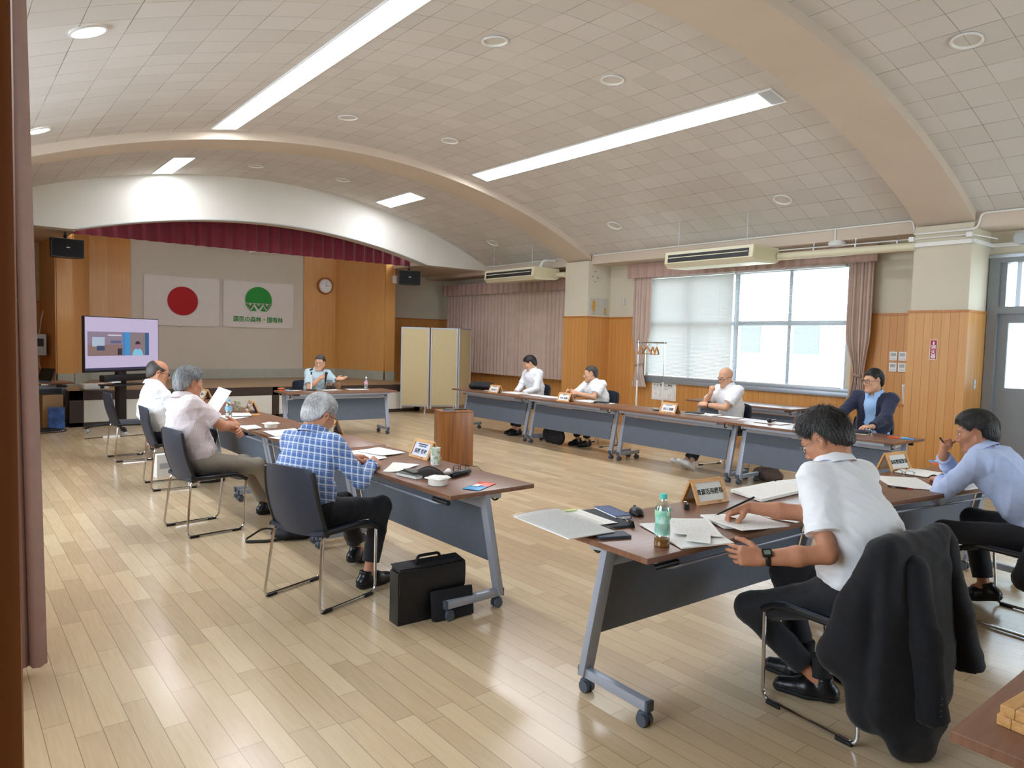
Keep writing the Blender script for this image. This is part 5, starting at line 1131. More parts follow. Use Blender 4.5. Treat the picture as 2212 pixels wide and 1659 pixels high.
# ------------------------------------------------------------------ things on and under the tables
TZ = .7205
def sheet(lbl, pts, m=M_PAPER, z=TZ, th=.002, wave=.003, cat='paper', group=None, name='paper_sheet', lift=None, seed=0):
    """pts: four world corners (counter-clockwise from above)"""
    p = [Vector((q[0], q[1], 0)) for q in pts]; c = sum(p, Vector())/4; ex = (p[1]-p[0]); rz = math.atan2(ex.y, ex.x)
    o = thing(name, lbl, cat, (c.x, c.y, z), rz, group); Ri = Matrix.Rotation(-rz, 3, 'Z'); q = [Ri @ (a-c) for a in p]
    def f(u, v):
        b = q[0]*(1-u)*(1-v)+q[1]*u*(1-v)+q[2]*u*v+q[3]*(1-u)*v
        h = th+wave*(.5+.5*math.sin(3.1*u+2.3*v+seed))*(.3+abs(u-.5)+abs(v-.5))
        if lift: h += lift*max(0, u-.55)**2*5
        return (b.x, b.y, h)
    MB().grid(f, 12, 12, th).build('sheets', m, o, ang=70, norm=False); return o
def rect(cx, cy, w_, h_, a):
    c, s = math.cos(R_(a)), math.sin(R_(a)); return [(cx+x*c-y*s, cy+x*s+y*c) for x, y in ((-w_/2, -h_/2), (w_/2, -h_/2), (w_/2, h_/2), (-w_/2, h_/2))]
def nameplate(lbl, x, y, rz, words, small=(), m=M_FRAMEWOOD, size=.036, paper='d9d8d2', z=TZ):
    """A shaped wooden stand; its front faces local -y"""
    t = thing('name_stand', lbl, 'name stand', (x, y, z), R_(rz), 'wooden name stands'); a = R_(24); W_, Hh_ = .24, .135
    for s in (-1, 1):
        mx = Matrix.Rotation(0 if s < 0 else math.pi, 4, 'Z') @ Matrix.Translation((0, -.062, .0)) @ frame_mtx((0, 0, 0), (1, 0, 0), (0, math.sin(a), math.cos(a)))
        fr = MB()
        for x0, x1, y0, y1 in ((-W_/2, W_/2, 0, .018), (-W_/2, W_/2, Hh_-.018, Hh_), (-W_/2, -W_/2+.02, .018, Hh_-.018), (W_/2-.02, W_/2, .018, Hh_-.018)):
            fr.prism([(x0, y0), (x1, y0), (x1, y1), (x0, y1)], mx @ Matrix.Translation((0, 0, -.010)), .012)
        f = fr.build('frame', m, t)
        MB().prism([(-W_/2+.018, .016), (W_/2-.018, .016), (W_/2-.018, Hh_-.016), (-W_/2+.018, Hh_-.016)], mx @ Matrix.Translation((0, 0, -.008)), .004).build('card', mat('card_'+paper, paper, .8), f)
        if s < 0:
            text(words, size, M_INK, f, mx @ Matrix.Translation((0, .052 if small else .066, -.0035)), bold=.0006)
            for k, w_ in enumerate(small): text(w_, .011, M_INK, f, mx @ Matrix.Translation((0, .104-.014*k, -.0035)))
            text('木の名札', .007, mat('burnt_ink', '6b4a26', .7), f, mx @ Matrix.Translation((.05, .009, .0026)))
        else: MB().prism([(-W_/2, .02), (-W_/2+.0, .02), (-W_/2+.0, .06), (-W_/2, .06)] if False else [(-W_/2+.002, .004), (-W_/2+.018, .004), (-W_/2+.018, .036), (-W_/2+.002, .036)], mx @ Matrix.Translation((0, 0, .0022)), .0006).build('white_sticker', M_PAPER, f)
    return t
nameplate('wooden name stand 資源活用課長 before the man with the blue lanyard', 3.225, 2.31, -6, '資源活用課長', size=.034)
nameplate('wooden name stand 森林整備部長 before the man in the pale blue shirt', 5.28, 2.20, -8, '森林整備部長', size=.034)
nameplate('wooden name stand with two small lines over the name, beside the green patterned cup', 2.675, 4.29, -89, '辰野 哲雄', ('九州地方森林管理審議会', '大学農学部名誉教授'), paper='d5d9ea')
nameplate('wooden name stand on the left row behind the plaid shirted man\'s head', 2.66, 5.80, -93, '吉田 正人', ('森林環境保全委員会',), paper='d5d9ea')
nameplate('wooden name stand beside the paper cup before the balding man', 2.64, 7.80, -100, '高橋 一郎', ('森林組合連合会',), paper='d5d9ea')
nameplate('wooden name stand at the far end of the left row', 2.66, 9.62, -90, '佐藤 公一')
for i, (x, y, wd, sm, lb) in enumerate(((7.05, 9.18, '大原 健仁', '林業経済研究会 委員', 'wooden name stand beside the black bag on the window side table'), (6.99, 7.45, '中山 俊男', '森林審議会 委員', 'wooden name stand before the man with clasped hands'), (7.10, 5.66, '田口 茂蔵', '森林利用学会 理事', 'wooden name stand before the bald man in the polo shirt'))):
    nameplate(lb, x, y, -88, wd, (sm,), paper='e2e2e6')
# the foreground table on the right
tb = thing('tablet_case', 'flat dark grey case lying under the clear folder', 'case', (2.40, 2.33, TZ), R_(-12)); MB().b2((-.12, -.15, 0), (.12, .18, .012), bev=.004).build('body', mat('dark_grey_felt', '3e4248', .8), tb)
fd = thing('clear_folder', 'clear plastic folder of printed pages hanging over the near table corner', 'folder', (2.19, 2.33, .735), R_(-6))
MB().grid(lambda u, v: ((u-.5)*.255, (v-.5)*.43, .006+.012*math.sin(2.2*u)*v), 8, 8, .004).build('pages', M_PRINT, fd, ang=70, norm=False)
M_CLEAR = thin_glass('clear_film', (.95, .96, .97, 1), .08, .22)
MB().grid(lambda u, v: ((u-.5)*.275, (v-.5)*.455, .012+.014*math.sin(2.2*u)*v+.004*math.sin(5*v)), 12, 12).build('film', M_CLEAR, fd, ang=70, norm=False)
sheet('white page with a yellow green band beside the clear folder', rect(2.34, 2.37, .21, .297, -8), M_FORM, z=.734, wave=.004)
st_ = thing('sticky_tag', 'yellow green sticky strip on the page beside the clear folder', 'sticky note', (2.36, 2.50, .742), R_(-8)); MB().b2((-.07, -.012, 0), (.07, .012, .0015)).build('strip', mat('lime_paper', 'd8e39a', .8), st_)
dy = thing('pocket_diary', 'small blue pocket diary with a ribbon beside the computer mouse', 'diary', (2.565, 2.375, TZ), R_(-16))
MB().b2((-.045, -.105, 0), (.045, .105, .004), bev=.001).b2((-.045, -.105, .019), (.045, .105, .022), bev=.001).b2((.041, -.105, 0), (.045, .105, .022)).build('cover', mat('blue_leatherette', '2a4a7c', .5), dy); MB().b2((-.042, -.101, .004), (.041, .101, .019)).build('pages', M_PAPER, dy); MB().tube([(0, -.1, .012), (.004, -.125, .006), (-.004, -.15, .002)], .0018, 5).build('ribbon', M_PAPER, dy)
ms = thing('computer_mouse', 'black computer mouse near the front of the foreground table', 'mouse', (2.675, 2.315, TZ), R_(-30)); MB().grid(lambda u, v: (.033*math.cos(math.pi*(1-u))*math.sin(math.pi*(.06+.88*v))**.5, (v-.5)*.115, .002+.036*math.sin(math.pi*u)**.7*(math.sin(math.pi*(.06+.88*v))**.7)), 14, 14).build('shell', M_BLACK, ms, ang=80); MB().cyl((-.005, .03, .033), (.005, .03, .033), .008).build('wheel', M_CASTER, ms)
def clip(lbl, x, y, rz, w_=.035):
    t = thing('binder_clip', lbl, 'binder clip', (x, y, TZ), R_(rz), 'black binder clips'); MB().prism([(-.012, 0), (.012, 0), (.004, .03), (-.004, .03)], frame_mtx((-w_/2, 0, 0), (0, 1, 0), (0, 0, 1)), w_).build('spring', M_BLACK, t)
    for s in (-1, 1): MB().tube(fillet([(-.008, 0, .028), (-.01, s*.03, .036), (.01, s*.03, .036), (.008, 0, .028)], .006), .0012, 5).build('wire_arm', M_CHROME, t)
clip('large black binder clip behind the green tea bottle', 2.475, 2.17, 60, .038); clip('small black binder clip in front of the wooden stand 資源活用課長', 2.975, 2.24, -30, .022)
slab('card_case', 'dark blue grey card case half under the clear folder', 'case', (2.27, 2.10, TZ), (.15, .085, .014), mat('slate_leather', '39424e', .5), R_(-22))
def bottle(lbl, x, y, z, h, r, capc, lab, liquid=None, words=None, rz=0., group='plastic bottles'):
    t = thing('plastic_bottle', lbl, 'bottle', (x, y, z), R_(rz), group); k = h/.215
    pr = [(.0, .004), (r*.8, .0), (r, .008), (r, .045), (r*.94, .05), (r, .056), (r, .088), (r*.88, .10), (r*.9, .112), (r, .125), (r, .148), (r*.86, .165), (r*.6, .18), (.0125, .192), (.0125, .205), (.0122, .205)]
    MB().lathe([(a, b*k) for a, b in pr], seg=28, cap=False).build('shell', M_PETS, t)
    MB().lathe([(.0145, h-.022), (.015, h-.020), (.015, h-.002), (.013, h)], seg=24).build('cap', capc, t)
    if lab: MB().lathe([(r+.0006, .05*k), (r*.885+.0008, .10*k), (r*.905+.0008, .112*k), (r+.0006, .125*k), (r+.0006, .15*k)] if h > .2 and words else [(r+.0006, .095*k), (r+.0006, .14*k)], seg=28, cap=False).build('label', lab, t)
    if liquid: MB().lathe([(r*.97, .004), (r*.97, liquid[1])], seg=28).build('drink', liquid[0], t)
    if words:
        o = text(words, .021, M_PAPER, t, Matrix.Identity(4), bold=.0004); me = o.data
        for v in me.vertices:
            a = v.co.x/(r)-math.pi/2; zz = v.co.y; q = r+.0012+v.co.z; v.co = (q*math.cos(a), q*math.sin(a), .138*k+zz)
        lm = MB().prism(disc(.024), frame_mtx((0, 0, 0), (1, 0, 0), (0, 1, 0)), .0002).build('green_round_logo', mat('leaf_green', '4ba350', .5), t); bm_ = bmesh.new(); bm_.from_mesh(lm.data); bmesh.ops.subdivide_edges(bm_, edges=bm_.edges, cuts=2); bm_.to_mesh(lm.data); bm_.free()
        for v in lm.data.vertices:
            a = v.co.x/r-math.pi/2; q = r+.0009; v.co = (q*math.cos(a), q*math.sin(a), .132*k+v.co.y)
    return t
M_PETS = thin_glass('clear_bottle_shell', (.93, .97, .97, 1), .04, .18)
m, n, l, b = nm('tea_label'); v, o_ = xyz(n, l); r_ = n.new('ShaderNodeValToRGB'); e = r_.color_ramp.elements; e[0].position = .3; e[0].color = lin('dfeee6'); e[1].position = .62; e[1].color = lin('7fd0b4'); q = e.new(.5); q.color = lin('a6dccb'); q = e.new(.75); q.color = lin('dbe77a')
l.new(stretch_noise(n, l, v, (1, 1, .7), 34, 2.), r_.inputs[0]); l.new(r_.outputs[0], b.inputs['Base Color']); b.inputs['Roughness'].default_value = .3; M_TEA = m
bottle('green labelled tea bottle with a mint cap on the foreground table', 2.345, 1.885, TZ, .222, .033, mat('mint_cap', '56c9b8', .4), M_TEA, (mat('amber_tea', '8f5a14', .15), .032), '爽健美茶', rz=50)
sheet('pile of printed papers under the lanyard man\'s left hand', [(2.37, 1.80), (2.62, 1.72), (2.83, 2.06), (2.52, 2.16)], M_PAPER, th=.006, wave=.004)
sheet('dense printed page lying on the pile under the pen hand', rect(2.66, 1.97, .21, .30, -42), M_NEWS, z=TZ+.015, wave=.004, seed=2)
sheet('small printed leaflet with a picture by the left hand', rect(2.52, 1.83, .10, .15, -55), M_NEWS, z=TZ+.019, wave=.002, seed=1)
sheet('printed booklet spread right of the pen hand', rect(2.98, 1.93, .22, .30, 66), M_PRINT, z=TZ+.002, th=.008, wave=.006, seed=3)
sheet('printed page fanned out on the booklet', rect(2.95, 1.86, .21, .29, 76), M_NEWS, z=TZ+.014, wave=.004, seed=5)
sheet('thick white document pile beyond the wooden stand 資源活用課長', [(3.47, 2.12), (3.96, 2.13), (4.02, 2.38), (3.55, 2.37)], M_FORM, th=.016, wave=.003)
sheet('white document pile leaning on the thick pile', [(3.98, 2.12), (4.36, 2.12), (4.42, 2.33), (4.05, 2.38)], M_PAPER, th=.012, wave=.003)
sheet('loose pages beside the lanyard man\'s right arm', rect(3.30, 1.85, .24, .16, 5), M_PRINT, wave=.004, seed=2)
# table of the man in the pale blue shirt
sheet('printed sheet under the spectacles on the right table', rect(4.80, 1.93, .42, .26, 38), M_FORM, wave=.003)
ob = thing('open_notebook', 'open cream notebook under the left hand of the man in pale blue', 'notebook', (5.28, 2.02, TZ), R_(-4))
for s in (-1, 1): MB().grid(lambda u, v: (s*u*.15, (v-.5)*.21, .004+.010*math.sin(math.pi*min(1, u*1.2))), 10, 4, .004).build('page_block', M_FORM, ob, ang=70, norm=True)
sg = thing('spectacles', 'thin rimmed spectacles lying open on the printed sheet', 'glasses', (4.95, 2.0, TZ+.012), R_(-70)); M_SPEC = mat('dark_spectacle_wire', '2a2530', .3, .5)
for s in (-1, 1):
    MB().tube([(s*.034+p[0], 0, .024+p[1]) for p in rrect(.05, .038, .016)], .0015, 6, True).build('rim', M_SPEC, sg); MB().tube([(s*.06, 0, .032), (s*.066, .06, .03), (s*.06, .13, .008)], .0014, 6).build('temple', M_SPEC, sg)
MB().tube([(-.009, 0, .03), (0, -.004, .033), (.009, 0, .03)], .0015, 6).build('bridge', M_SPEC, sg)
def pen(lbl, a, b_, m, m2):
    a, b_ = Vector(a), Vector(b_); t = thing('pen', lbl, 'pen', a); d = b_-a; MB().cyl((0, 0, 0), d*.72, .005, seg=10).build('barrel', m, t); MB().cyl(d*.72, d*.93, .0052, .004, seg=10).build('grip', m2, t); MB().cyl(d*.93, d, .003, .0006, seg=8).build('tip', M_CHROME, t); return t
pen('red and black ball pen lying at the table edge', (4.56, 1.93, TZ+.006), (4.60, 1.79, TZ+.006), M_BLACK, mat('red_grip', 'b3242a', .4))
pen('black pen held in the right hand of the man with the blue lanyard', (2.965, 1.85, .86), (2.83, 1.97, .765), M_BLACK, M_BLACK)
pen('black pen held by the man resting his chin on his hand', (4.69, 1.70, 1.045), (4.85, 1.72, .98), M_BLACK, M_BLACK)
def tissue(lbl, x, y, rz):
    t = thing('tissue_pack', lbl, 'tissue pack', (x, y, TZ), R_(rz), 'orange and blue pocket packs')
    def f(x0, x1): return lambda u, v: (x0+(x1-x0)*u, (v-.5)*.105, .004+.008*math.sin(math.pi*v)*math.sin(math.pi*(.1+.8*u)))
    MB().grid(f(-.115, .0), 8, 8, .003).build('blue_half', mat('pack_blue', '3f9fd6', .35), t, ang=70); MB().grid(f(.0, .115), 8, 8, .003).build('orange_half', mat('pack_orange', 'e2512c', .35), t, ang=70)
    MB().b2((-.06, -.02, .0135), (.0, .02, .0145)).build('white_print', M_PAPER, t); return t
tissue('orange and blue pocket pack at the end of the near left table', 2.41, 3.27, 28); tissue('orange and blue pocket pack beside the man in pale blue', 5.88, 2.13, -150); tissue('orange and blue pocket pack at the right end of the window side row', 7.22, 2.96, 100); tissue('orange pocket pack on the left end of the table before the stage', 4.10, 10.62, 170)
# near left table
sheet('white printed papers lying before the man in plaid', [(2.17, 4.30), (2.42, 4.38), (2.60, 4.85), (2.33, 4.78)], M_FORM, th=.003, wave=.004)
sheet('white page jutting out over the papers before the man in plaid', rect(2.50, 4.62, .21, .30, 10), M_PAPER, z=TZ+.008, wave=.005, seed=3)
sheet('cream page being turned by the man in plaid', [(2.16, 3.96), (2.23, 3.88), (2.47, 4.03), (2.36, 4.19)], M_FORM, wave=.008, lift=.0, seed=4)
cp = thing('paper_cup', 'tall green patterned paper cup beside the name stand', 'cup', (2.575, 4.00, TZ), 0)
m, n, l, b = nm('green_patterned_paper'); v, o_ = xyz(n, l); g = stretch_noise(n, l, v, (1, 1, 1), 38, 3.); r_ = n.new('ShaderNodeValToRGB'); r_.color_ramp.elements[0].position = .5; r_.color_ramp.elements[0].color = lin('eef1ea'); r_.color_ramp.elements[1].position = .62; r_.color_ramp.elements[1].color = lin('9cc78e'); l.new(g, r_.inputs[0]); l.new(r_.outputs[0], b.inputs['Base Color']); M_CUP = m
MB().lathe([(.0285, 0), (.030, .003), (.0335, .112), (.035, .114), (.035, .117), (.032, .117), (.029, .01)], seg=28).build('cup', M_CUP, cp)
nb = thing('notebook', 'white edged notebook under a black phone on the near left table', 'notebook', (2.24, 3.73, TZ), R_(10)); MB().b2((-.05, -.09, .002), (.05, .09, .018)).build('pages', M_PAPER, nb); MB().b2((-.052, -.092, .018), (.052, .092, .021)).b2((-.052, -.092, 0), (.052, .092, .002)).build('cover', mat('grey_cover', '5a5a52', .6), nb)
slab('smartphone', 'dark olive phone lying on the white edged notebook', 'phone', (2.26, 3.75, TZ+.022), (.075, .15, .012), mat('olive_case', '44463c', .4), R_(-6)); slab('smartphone', 'black phone with a lime end behind the dark brown pencil case', 'phone', (2.375, 3.81, TZ), (.07, .16, .014), M_BLACK, R_(-62))
pc = thing('pencil_case', 'dark brown leaf shaped zipped pencil case before the white bowl', 'pencil case', (2.31, 3.64, TZ), R_(-62))
MB().grid(lambda u, v: ((u-.5)*.24, (.045*math.sin(math.pi*u)**.7+.006)*math.cos(math.pi*v), .004+(.058*math.sin(math.pi*u)**.8+.004)*math.sin(math.pi*v)), 18, 12).build('shell', mat('dark_brown_cloth', '241b1a', .7), pc, ang=70); MB().tube([((u-.5)*.235, 0, .006+.0585*math.sin(math.pi*u)**.8+.003) for u in np.linspace(.03, .97, 14)], .003, 6).build('zip', M_BLACK, pc)
def bowl(lbl, x, y):
    t = thing('paper_bowl', lbl, 'bowl', (x, y, TZ), R_(20), 'white paper covered bowls'); M_BW = mat('bowl_paper', 'ebe7dc', .8)
    MB().lathe([(.050, 0), (.054, .002), (.058, .045), (.055, .047), (.05, .006)], seg=30).build('bowl', M_BW, t)
    MB().grid(lambda u, v: ((u-.5)*.125*(1-.1*abs(2*v-1)), (v-.5)*.125*(1-.1*abs(2*u-1)), .049+.006*math.sin(9*u)*math.sin(7*v)-.022*max(0, max(abs(2*u-1), abs(2*v-1))-.62)), 14, 14, .001).build('napkin', M_PAPER, t, ang=50, norm=False); return t
bowl('white napkin covered paper bowl on the near left table', 2.235, 3.44); bowl('white napkin covered paper bowl before the man in the pinkish shirt', 2.33, 6.37)
tu = thing('crumpled_tissue', 'crumpled white tissue behind the dark brown pencil case', 'tissue', (2.45, 3.66, TZ)); S_ = SDF(.004).ell((0, 0, .016), (.022, .018, .016)).ell((.014, .01, .026), (.012, .012, .014)); S_.build('tissue', M_PAPER, tu, wr=.004, wf=90)
um = thing('folding_umbrella', 'black rolled umbrella pouch on the near left table', 'umbrella', (2.50, 3.59, TZ), R_(20)); MB().tube([(-.10, 0, .018), (-.09, 0, .019), (.09, 0, .019), (.10, 0, .018)], [.012, .018, .017, .012], 12).build('pouch', M_BLACK, um); MB().tube(fillet([(-.1, 0, .02), (-.13, 0, .02), (-.13, .012, .016)], .01), .003, 6).build('strap', M_BLACK, um)
sp_ = thing('spectacles', 'black framed spectacles lying behind the pencil case on the near left table', 'glasses', (2.58, 3.72, TZ+.002), R_(195))
for s in (-1, 1): MB().tube([(s*.034+p[0], 0, .022+p[1]) for p in rrect(.05, .036, .012)], .0022, 6, True).build('rim', M_BLACK, sp_); MB().tube([(s*.06, 0, .03), (s*.068, .09, .03), (s*.066, .135, .008)], .002, 6).build('temple', M_BLACK, sp_)
MB().tube([(-.009, 0, .03), (.009, 0, .03)], .002, 6).build('bridge', M_BLACK, sp_)
# second and third tables of the left row
cl = sheet('folded white cloth on the table edge before the man in the pinkish shirt', [(2.09, 6.28), (2.24, 6.34), (2.26, 6.58), (2.10, 6.54)], M_PAPER, th=.010, wave=.006, cat='cloth', name='folded_cloth')
sheet('printed papers spread before the man in the pinkish shirt', [(2.15, 5.78), (2.43, 5.86), (2.50, 6.24), (2.17, 6.12)], M_FORM, th=.003, wave=.006)
sheet('single page overhanging beside the spread papers', rect(2.17, 5.68, .12, .2, 20), M_PAPER, wave=.003)
c2 = copy_tree(cp); c2.location = (2.575, 5.66, TZ); c2['label'] = 'green patterned paper cup by the face of the man in plaid'
c3 = copy_tree(cp); c3.location = (2.53, 7.93, TZ); c3['label'] = 'paper cup beside the name stand before the balding man'
for c_ in (cp, c2, c3): c_['group'] = 'paper cups on the left row'
ds = thing('dish', 'small white dish beside the cup near the plaid shirted man\'s shoulder', 'dish', (2.56, 5.53, TZ)); MB().lathe([(.02, 0), (.045, .010), (.043, .012), (.02, .004)], seg=24).build('plate', M_WHITEPL, ds)
bottle('clear water bottle with a light blue cap on the left row', 2.20, 7.16, TZ, .205, .032, mat('light_blue_cap', '7cc0e6', .4), mat('blue_label', '8fc4e4', .4), (mat('water', 'e9f2f5', .05, trans=1., ior=1.2), .09))
bottle('clear bottle with a white cap and pink label before the stage', 5.40, 10.5, TZ, .205, .032, M_WHITEPL, mat('pink_label', 'd9a3b6', .4), (MATS['water'], .10))
sheet('papers lying beside the water bottle', [(2.20, 7.10), (2.45, 7.30), (2.50, 7.66), (2.2, 7.5)], M_FORM, th=.004, wave=.004)
sheet('open printed booklet behind the water bottle', rect(2.40, 7.45, .21, .30, -15), M_NEWS, z=TZ+.01, th=.006, wave=.006)
ap = sheet('large page held up by the balding man', [(2.12, 7.62), (2.40, 7.62), (2.40, 7.9), (2.12, 7.9)], M_FORM, z=.83, th=.0015, wave=.002); ap.rotation_euler = (R_(12), R_(-58), R_(0)); ap.location = (2.28, 7.78, .86)
co = thing('coaster', 'round wooden coaster at the foot of the name stand', 'coaster', (2.55, 7.45, TZ)); MB().lathe([(.055, 0), (.055, .009)], seg=30).build('disc', M_FRAMEWOOD, co)
# table in front of the stage
mk = thing('microphone_stand', 'white desk microphone stand with a black clip before the stage', 'microphone stand', (4.50, 10.58, TZ)); MB().lathe([(.075, 0), (.075, .012), (.02, .02)], seg=28).build('base', M_BLACK, mk); MB().cyl((0, 0, .015), (0, 0, .245), .012).build('pole', M_WHITEPL, mk); MB().cyl((0, 0, .245), (0, 0, .29), .012).bar((-.025, 0, .31), (.02, 0, .335), .03, .02).build('clip', M_BLACK, mk)
mi = thing('microphone', 'black hand microphone held by the man before the stage', 'microphone', (4.785, 10.70, .925)); MB().cyl((0, 0, -.085), (.01, -.005, .03), .012, .017, 14).build('handle', M_BLACK, mi); MB().ball((.014, -.007, .052), .026).build('grille', mat('mic_mesh', '44474c', .4, .6), mi)
MB().tube(fillet([(0, 0, -.085), (-.02, -.02, -.19), (.10, -.04, -.22), (.10, -.04, -.05), (-.02, -.05, -.06), (-.02, -.06, -.16), (-.2, -.1, -.245)], .06, 6), .004, 6).build('cable', M_BLACK, mi)
sheet('white papers before the man with the microphone', rect(4.78, 10.50, .30, .21, 6), M_FORM, wave=.004); sheet('pile of papers right of the man with the microphone', rect(5.22, 10.46, .32, .21, -5), M_PAPER, th=.006, wave=.006); sheet('white page on the left end of the table before the stage', rect(4.22, 10.60, .21, .16, 0), M_PAPER, wave=.003)
wa = thing('leather_pouch', 'small brown pouch on the left end of the table before the stage', 'pouch', (4.10, 10.78, TZ)); SDF(.006).ell((0, 0, .02), (.06, .04, .02)).build('pouch', mat('brown_leather', 'b0683a', .5), wa)
# window side row
bg = thing('shoulder_bag', 'black soft bag lying on the table next to the folding screen', 'bag', (7.27, 9.86, TZ), R_(-60)); S_ = SDF(.010).cone((-.17, 0, .06), (.17, 0, .06), .06, .055, .03, ((0, 1, 0), 1.9)); S_.ell((.0, .02, .09), (.17, .10, .05)); S_.build('body', mat('black_nylon', '15161c', .7, bump=.3, bscale=30), bg, wr=.008, wf=30); MB().tube([(-.2, -.1, .05), (0, -.125, .06), (.2, -.1, .05)], .006, 6).build('zip', M_BLACK, bg)
kb = thing('briefcase', 'black soft case standing under the second window side table', 'bag', (7.30, 8.02, 0), R_(82)); SDF(.010).cone((-.15, 0, .14), (.15, 0, .14), .13, .125, .02, ((0, 1, 0), .48)).cone((-.13, 0, .26), (.13, 0, .26), .05, .05, .03).raw(lambda X, Y, Z: np.maximum(Z-.0, -9+0*Z)+0*X+0*Y, (-.4, -.2, -.2), (.4, .2, 0), .004, True).build('body', M_BAG if 'M_BAG' in globals() else MATS['black_nylon'], kb, wr=.004)
kb2 = thing('shoulder_bag', 'brown grey bag lying under the window side table before the navy blazer', 'bag', (7.56, 4.55, 0), R_(85)); SDF(.010).ell((0, 0, .08), (.20, .11, .09)).build('body', mat('taupe_nylon', '6b5a52', .8), kb2, wr=.008, wf=25); MB().tube([(-.12, -.02, .15), (0, -.03, .24), (.12, -.02, .15)], .008, 6).build('handle', M_BLACK, kb2)
for lb, a, mm, th in (('papers beside the black bag on the window side table', rect(7.20, 9.5, .21, .15, 5), M_PAPER, .003), ('open files before the dark haired man', rect(7.22, 8.92, .24, .42, 3), M_FORM, .014), ('papers on the seam of the first and second window side tables', rect(7.30, 8.45, .24, .4, -4), M_NEWS, .003), ('rolled white papers before the man with clasped hands', rect(7.25, 8.0, .24, .34, 8), M_PAPER, .01),
    ('open file before the man with clasped hands', rect(7.24, 7.25, .23, .32, 4), M_FORM, .014), ('pages at the right of the clasped hands', rect(7.30, 6.95, .2, .22, 20), M_PAPER, .002), ('open file before the bald man', rect(7.28, 5.28, .23, .34, 6), M_FORM, .012), ('white page right of the bald man', rect(7.34, 4.95, .21, .28, -8), M_PAPER, .002), ('white page on the table left of the navy blazer', rect(7.25, 4.35, .24, .33, 4), M_PAPER, .003), ('white page under the dark book before the navy blazer', rect(7.22, 3.55, .22, .34, 0), M_FORM, .004)): sheet(lb, a, mm, th=th, wave=.004)
slab('pouch', 'black flat pouch right of the man with clasped hands', 'pouch', (7.25, 6.98, TZ+.006), (.09, .22, .02), M_BLACK, R_(12), .008)
slab('notebook', 'dark green notebook before the bald man', 'notebook', (7.22, 5.36, TZ+.018), (.15, .21, .012), mat('dark_green_cover', '2f3a36', .5), R_(4))
tu2 = copy_tree(tu); tu2.location = (7.18, 5.18, TZ); tu2['label'] = 'crumpled white tissue before the bald man'
mc = thing('spectacle_case', 'small dark purse left of the name stand before the bald man', 'purse', (7.16, 5.92, TZ)); SDF(.006).ell((0, 0, .02), (.04, .07, .02)).build('purse', mat('grey_purse', '8f8a86', .5), mc)
m2 = thing('microphone', 'black microphone lying on the window side table left of the navy blazer', 'microphone', (7.24, 4.34, TZ+.008), R_(-80)); MB().cyl((0, -.06, .018), (0, .1, .018), .017, .012, 14).build('handle', M_BLACK, m2); MB().ball((0, -.08, .026), .026).build('grille', M_BLACK, m2)
bk_ = thing('organiser', 'dark organiser with a silver ring lying before the man in the navy blazer', 'organiser', (7.20, 3.36, TZ+.008), R_(5)); MB().b2((-.07, -.10, 0), (.07, .10, .03), bev=.006).build('body', mat('dark_navy_leather', '161b28', .45), bk_); MB().tube([(.0+.05*math.cos(a), -.12, .03+.04*math.sin(a)) for a in np.linspace(0, 2*math.pi, 20)[:-1]], .004, 6, True).build('ring', M_CHROME, bk_)
slab('notebook', 'cream edged notebook under the dark organiser', 'notebook', (7.20, 3.38, TZ+.001), (.16, .25, .009), mat('cream_pages', 'd9d0b8', .7), R_(2))
bd = thing('picture_frame', 'small white framed board leaning on the wall behind the navy blazer', 'frame', (10.34, 4.14, .84)); MB().box((0, 0, .12), (.02, .22, .30), Matrix.Rotation(R_(-14), 3, 'Y')).build('frame', M_WHITEPL, bd); MB().box((-.012, 0, .12), (.006, .18, .25), Matrix.Rotation(R_(-14), 3, 'Y')).build('panel', M_GREYPL, bd)
MB().b2((-.10, -.13, -.04), (.05, .13, -.01)).build('shelf', M_TRIMWOOD, bd)
# briefcase, pouch and bag on the floor by the near left table
bc = thing('briefcase', 'black leather briefcase with a handle standing beside the near left table', 'briefcase', (2.12, 3.345, 0), R_(-3)); M_LEA = mat('black_grained_leather', '111114', .38, bump=.25, bscale=220)
MB().prism([(-.205, 0), (.205, 0), (.20, .31), (-.20, .31)], frame_mtx((0, -.05, 0), (1, 0, 0), (0, 0, 1)), -.10).build('body', M_LEA, bc)
MB().grid(lambda u, v: ((u-.5)*.416, -.056-.004*math.sin(math.pi*v), .315-.20*v*(1-.25*(2*u-1)**4)) if v > .02 else ((u-.5)*.416, .05, .316), 16, 10, .005).build('flap', M_LEA, bc, ang=50); MB().tube(fillet([(-.075, 0, .31), (-.07, 0, .355), (.07, 0, .355), (.075, 0, .31)], .03), .009, 8).build('handle', M_LEA, bc); MB().cyl((0, -.062, .105), (0, -.068, .105), .014).build('clasp', M_CHROME, bc)
for s in (-1, 1): MB().b2((s*.205-.006, -.052, .0), (s*.205+.006, .052, .29), bev=.004).build('gusset', M_LEA, bc)
po = thing('pouch', 'black zipped pouch leaning on the front of the briefcase', 'pouch', (2.22, 3.245, 0), R_(-6)); MB().box((0, 0, .085), (.26, .035, .165), Matrix.Rotation(R_(-9), 3, 'X'), .014).build('body', MATS['black_nylon'], po); MB().tube([(-.125, .0, .165), (.125, .0, .165)], .004, 6).build('zip', M_BLACK, po)
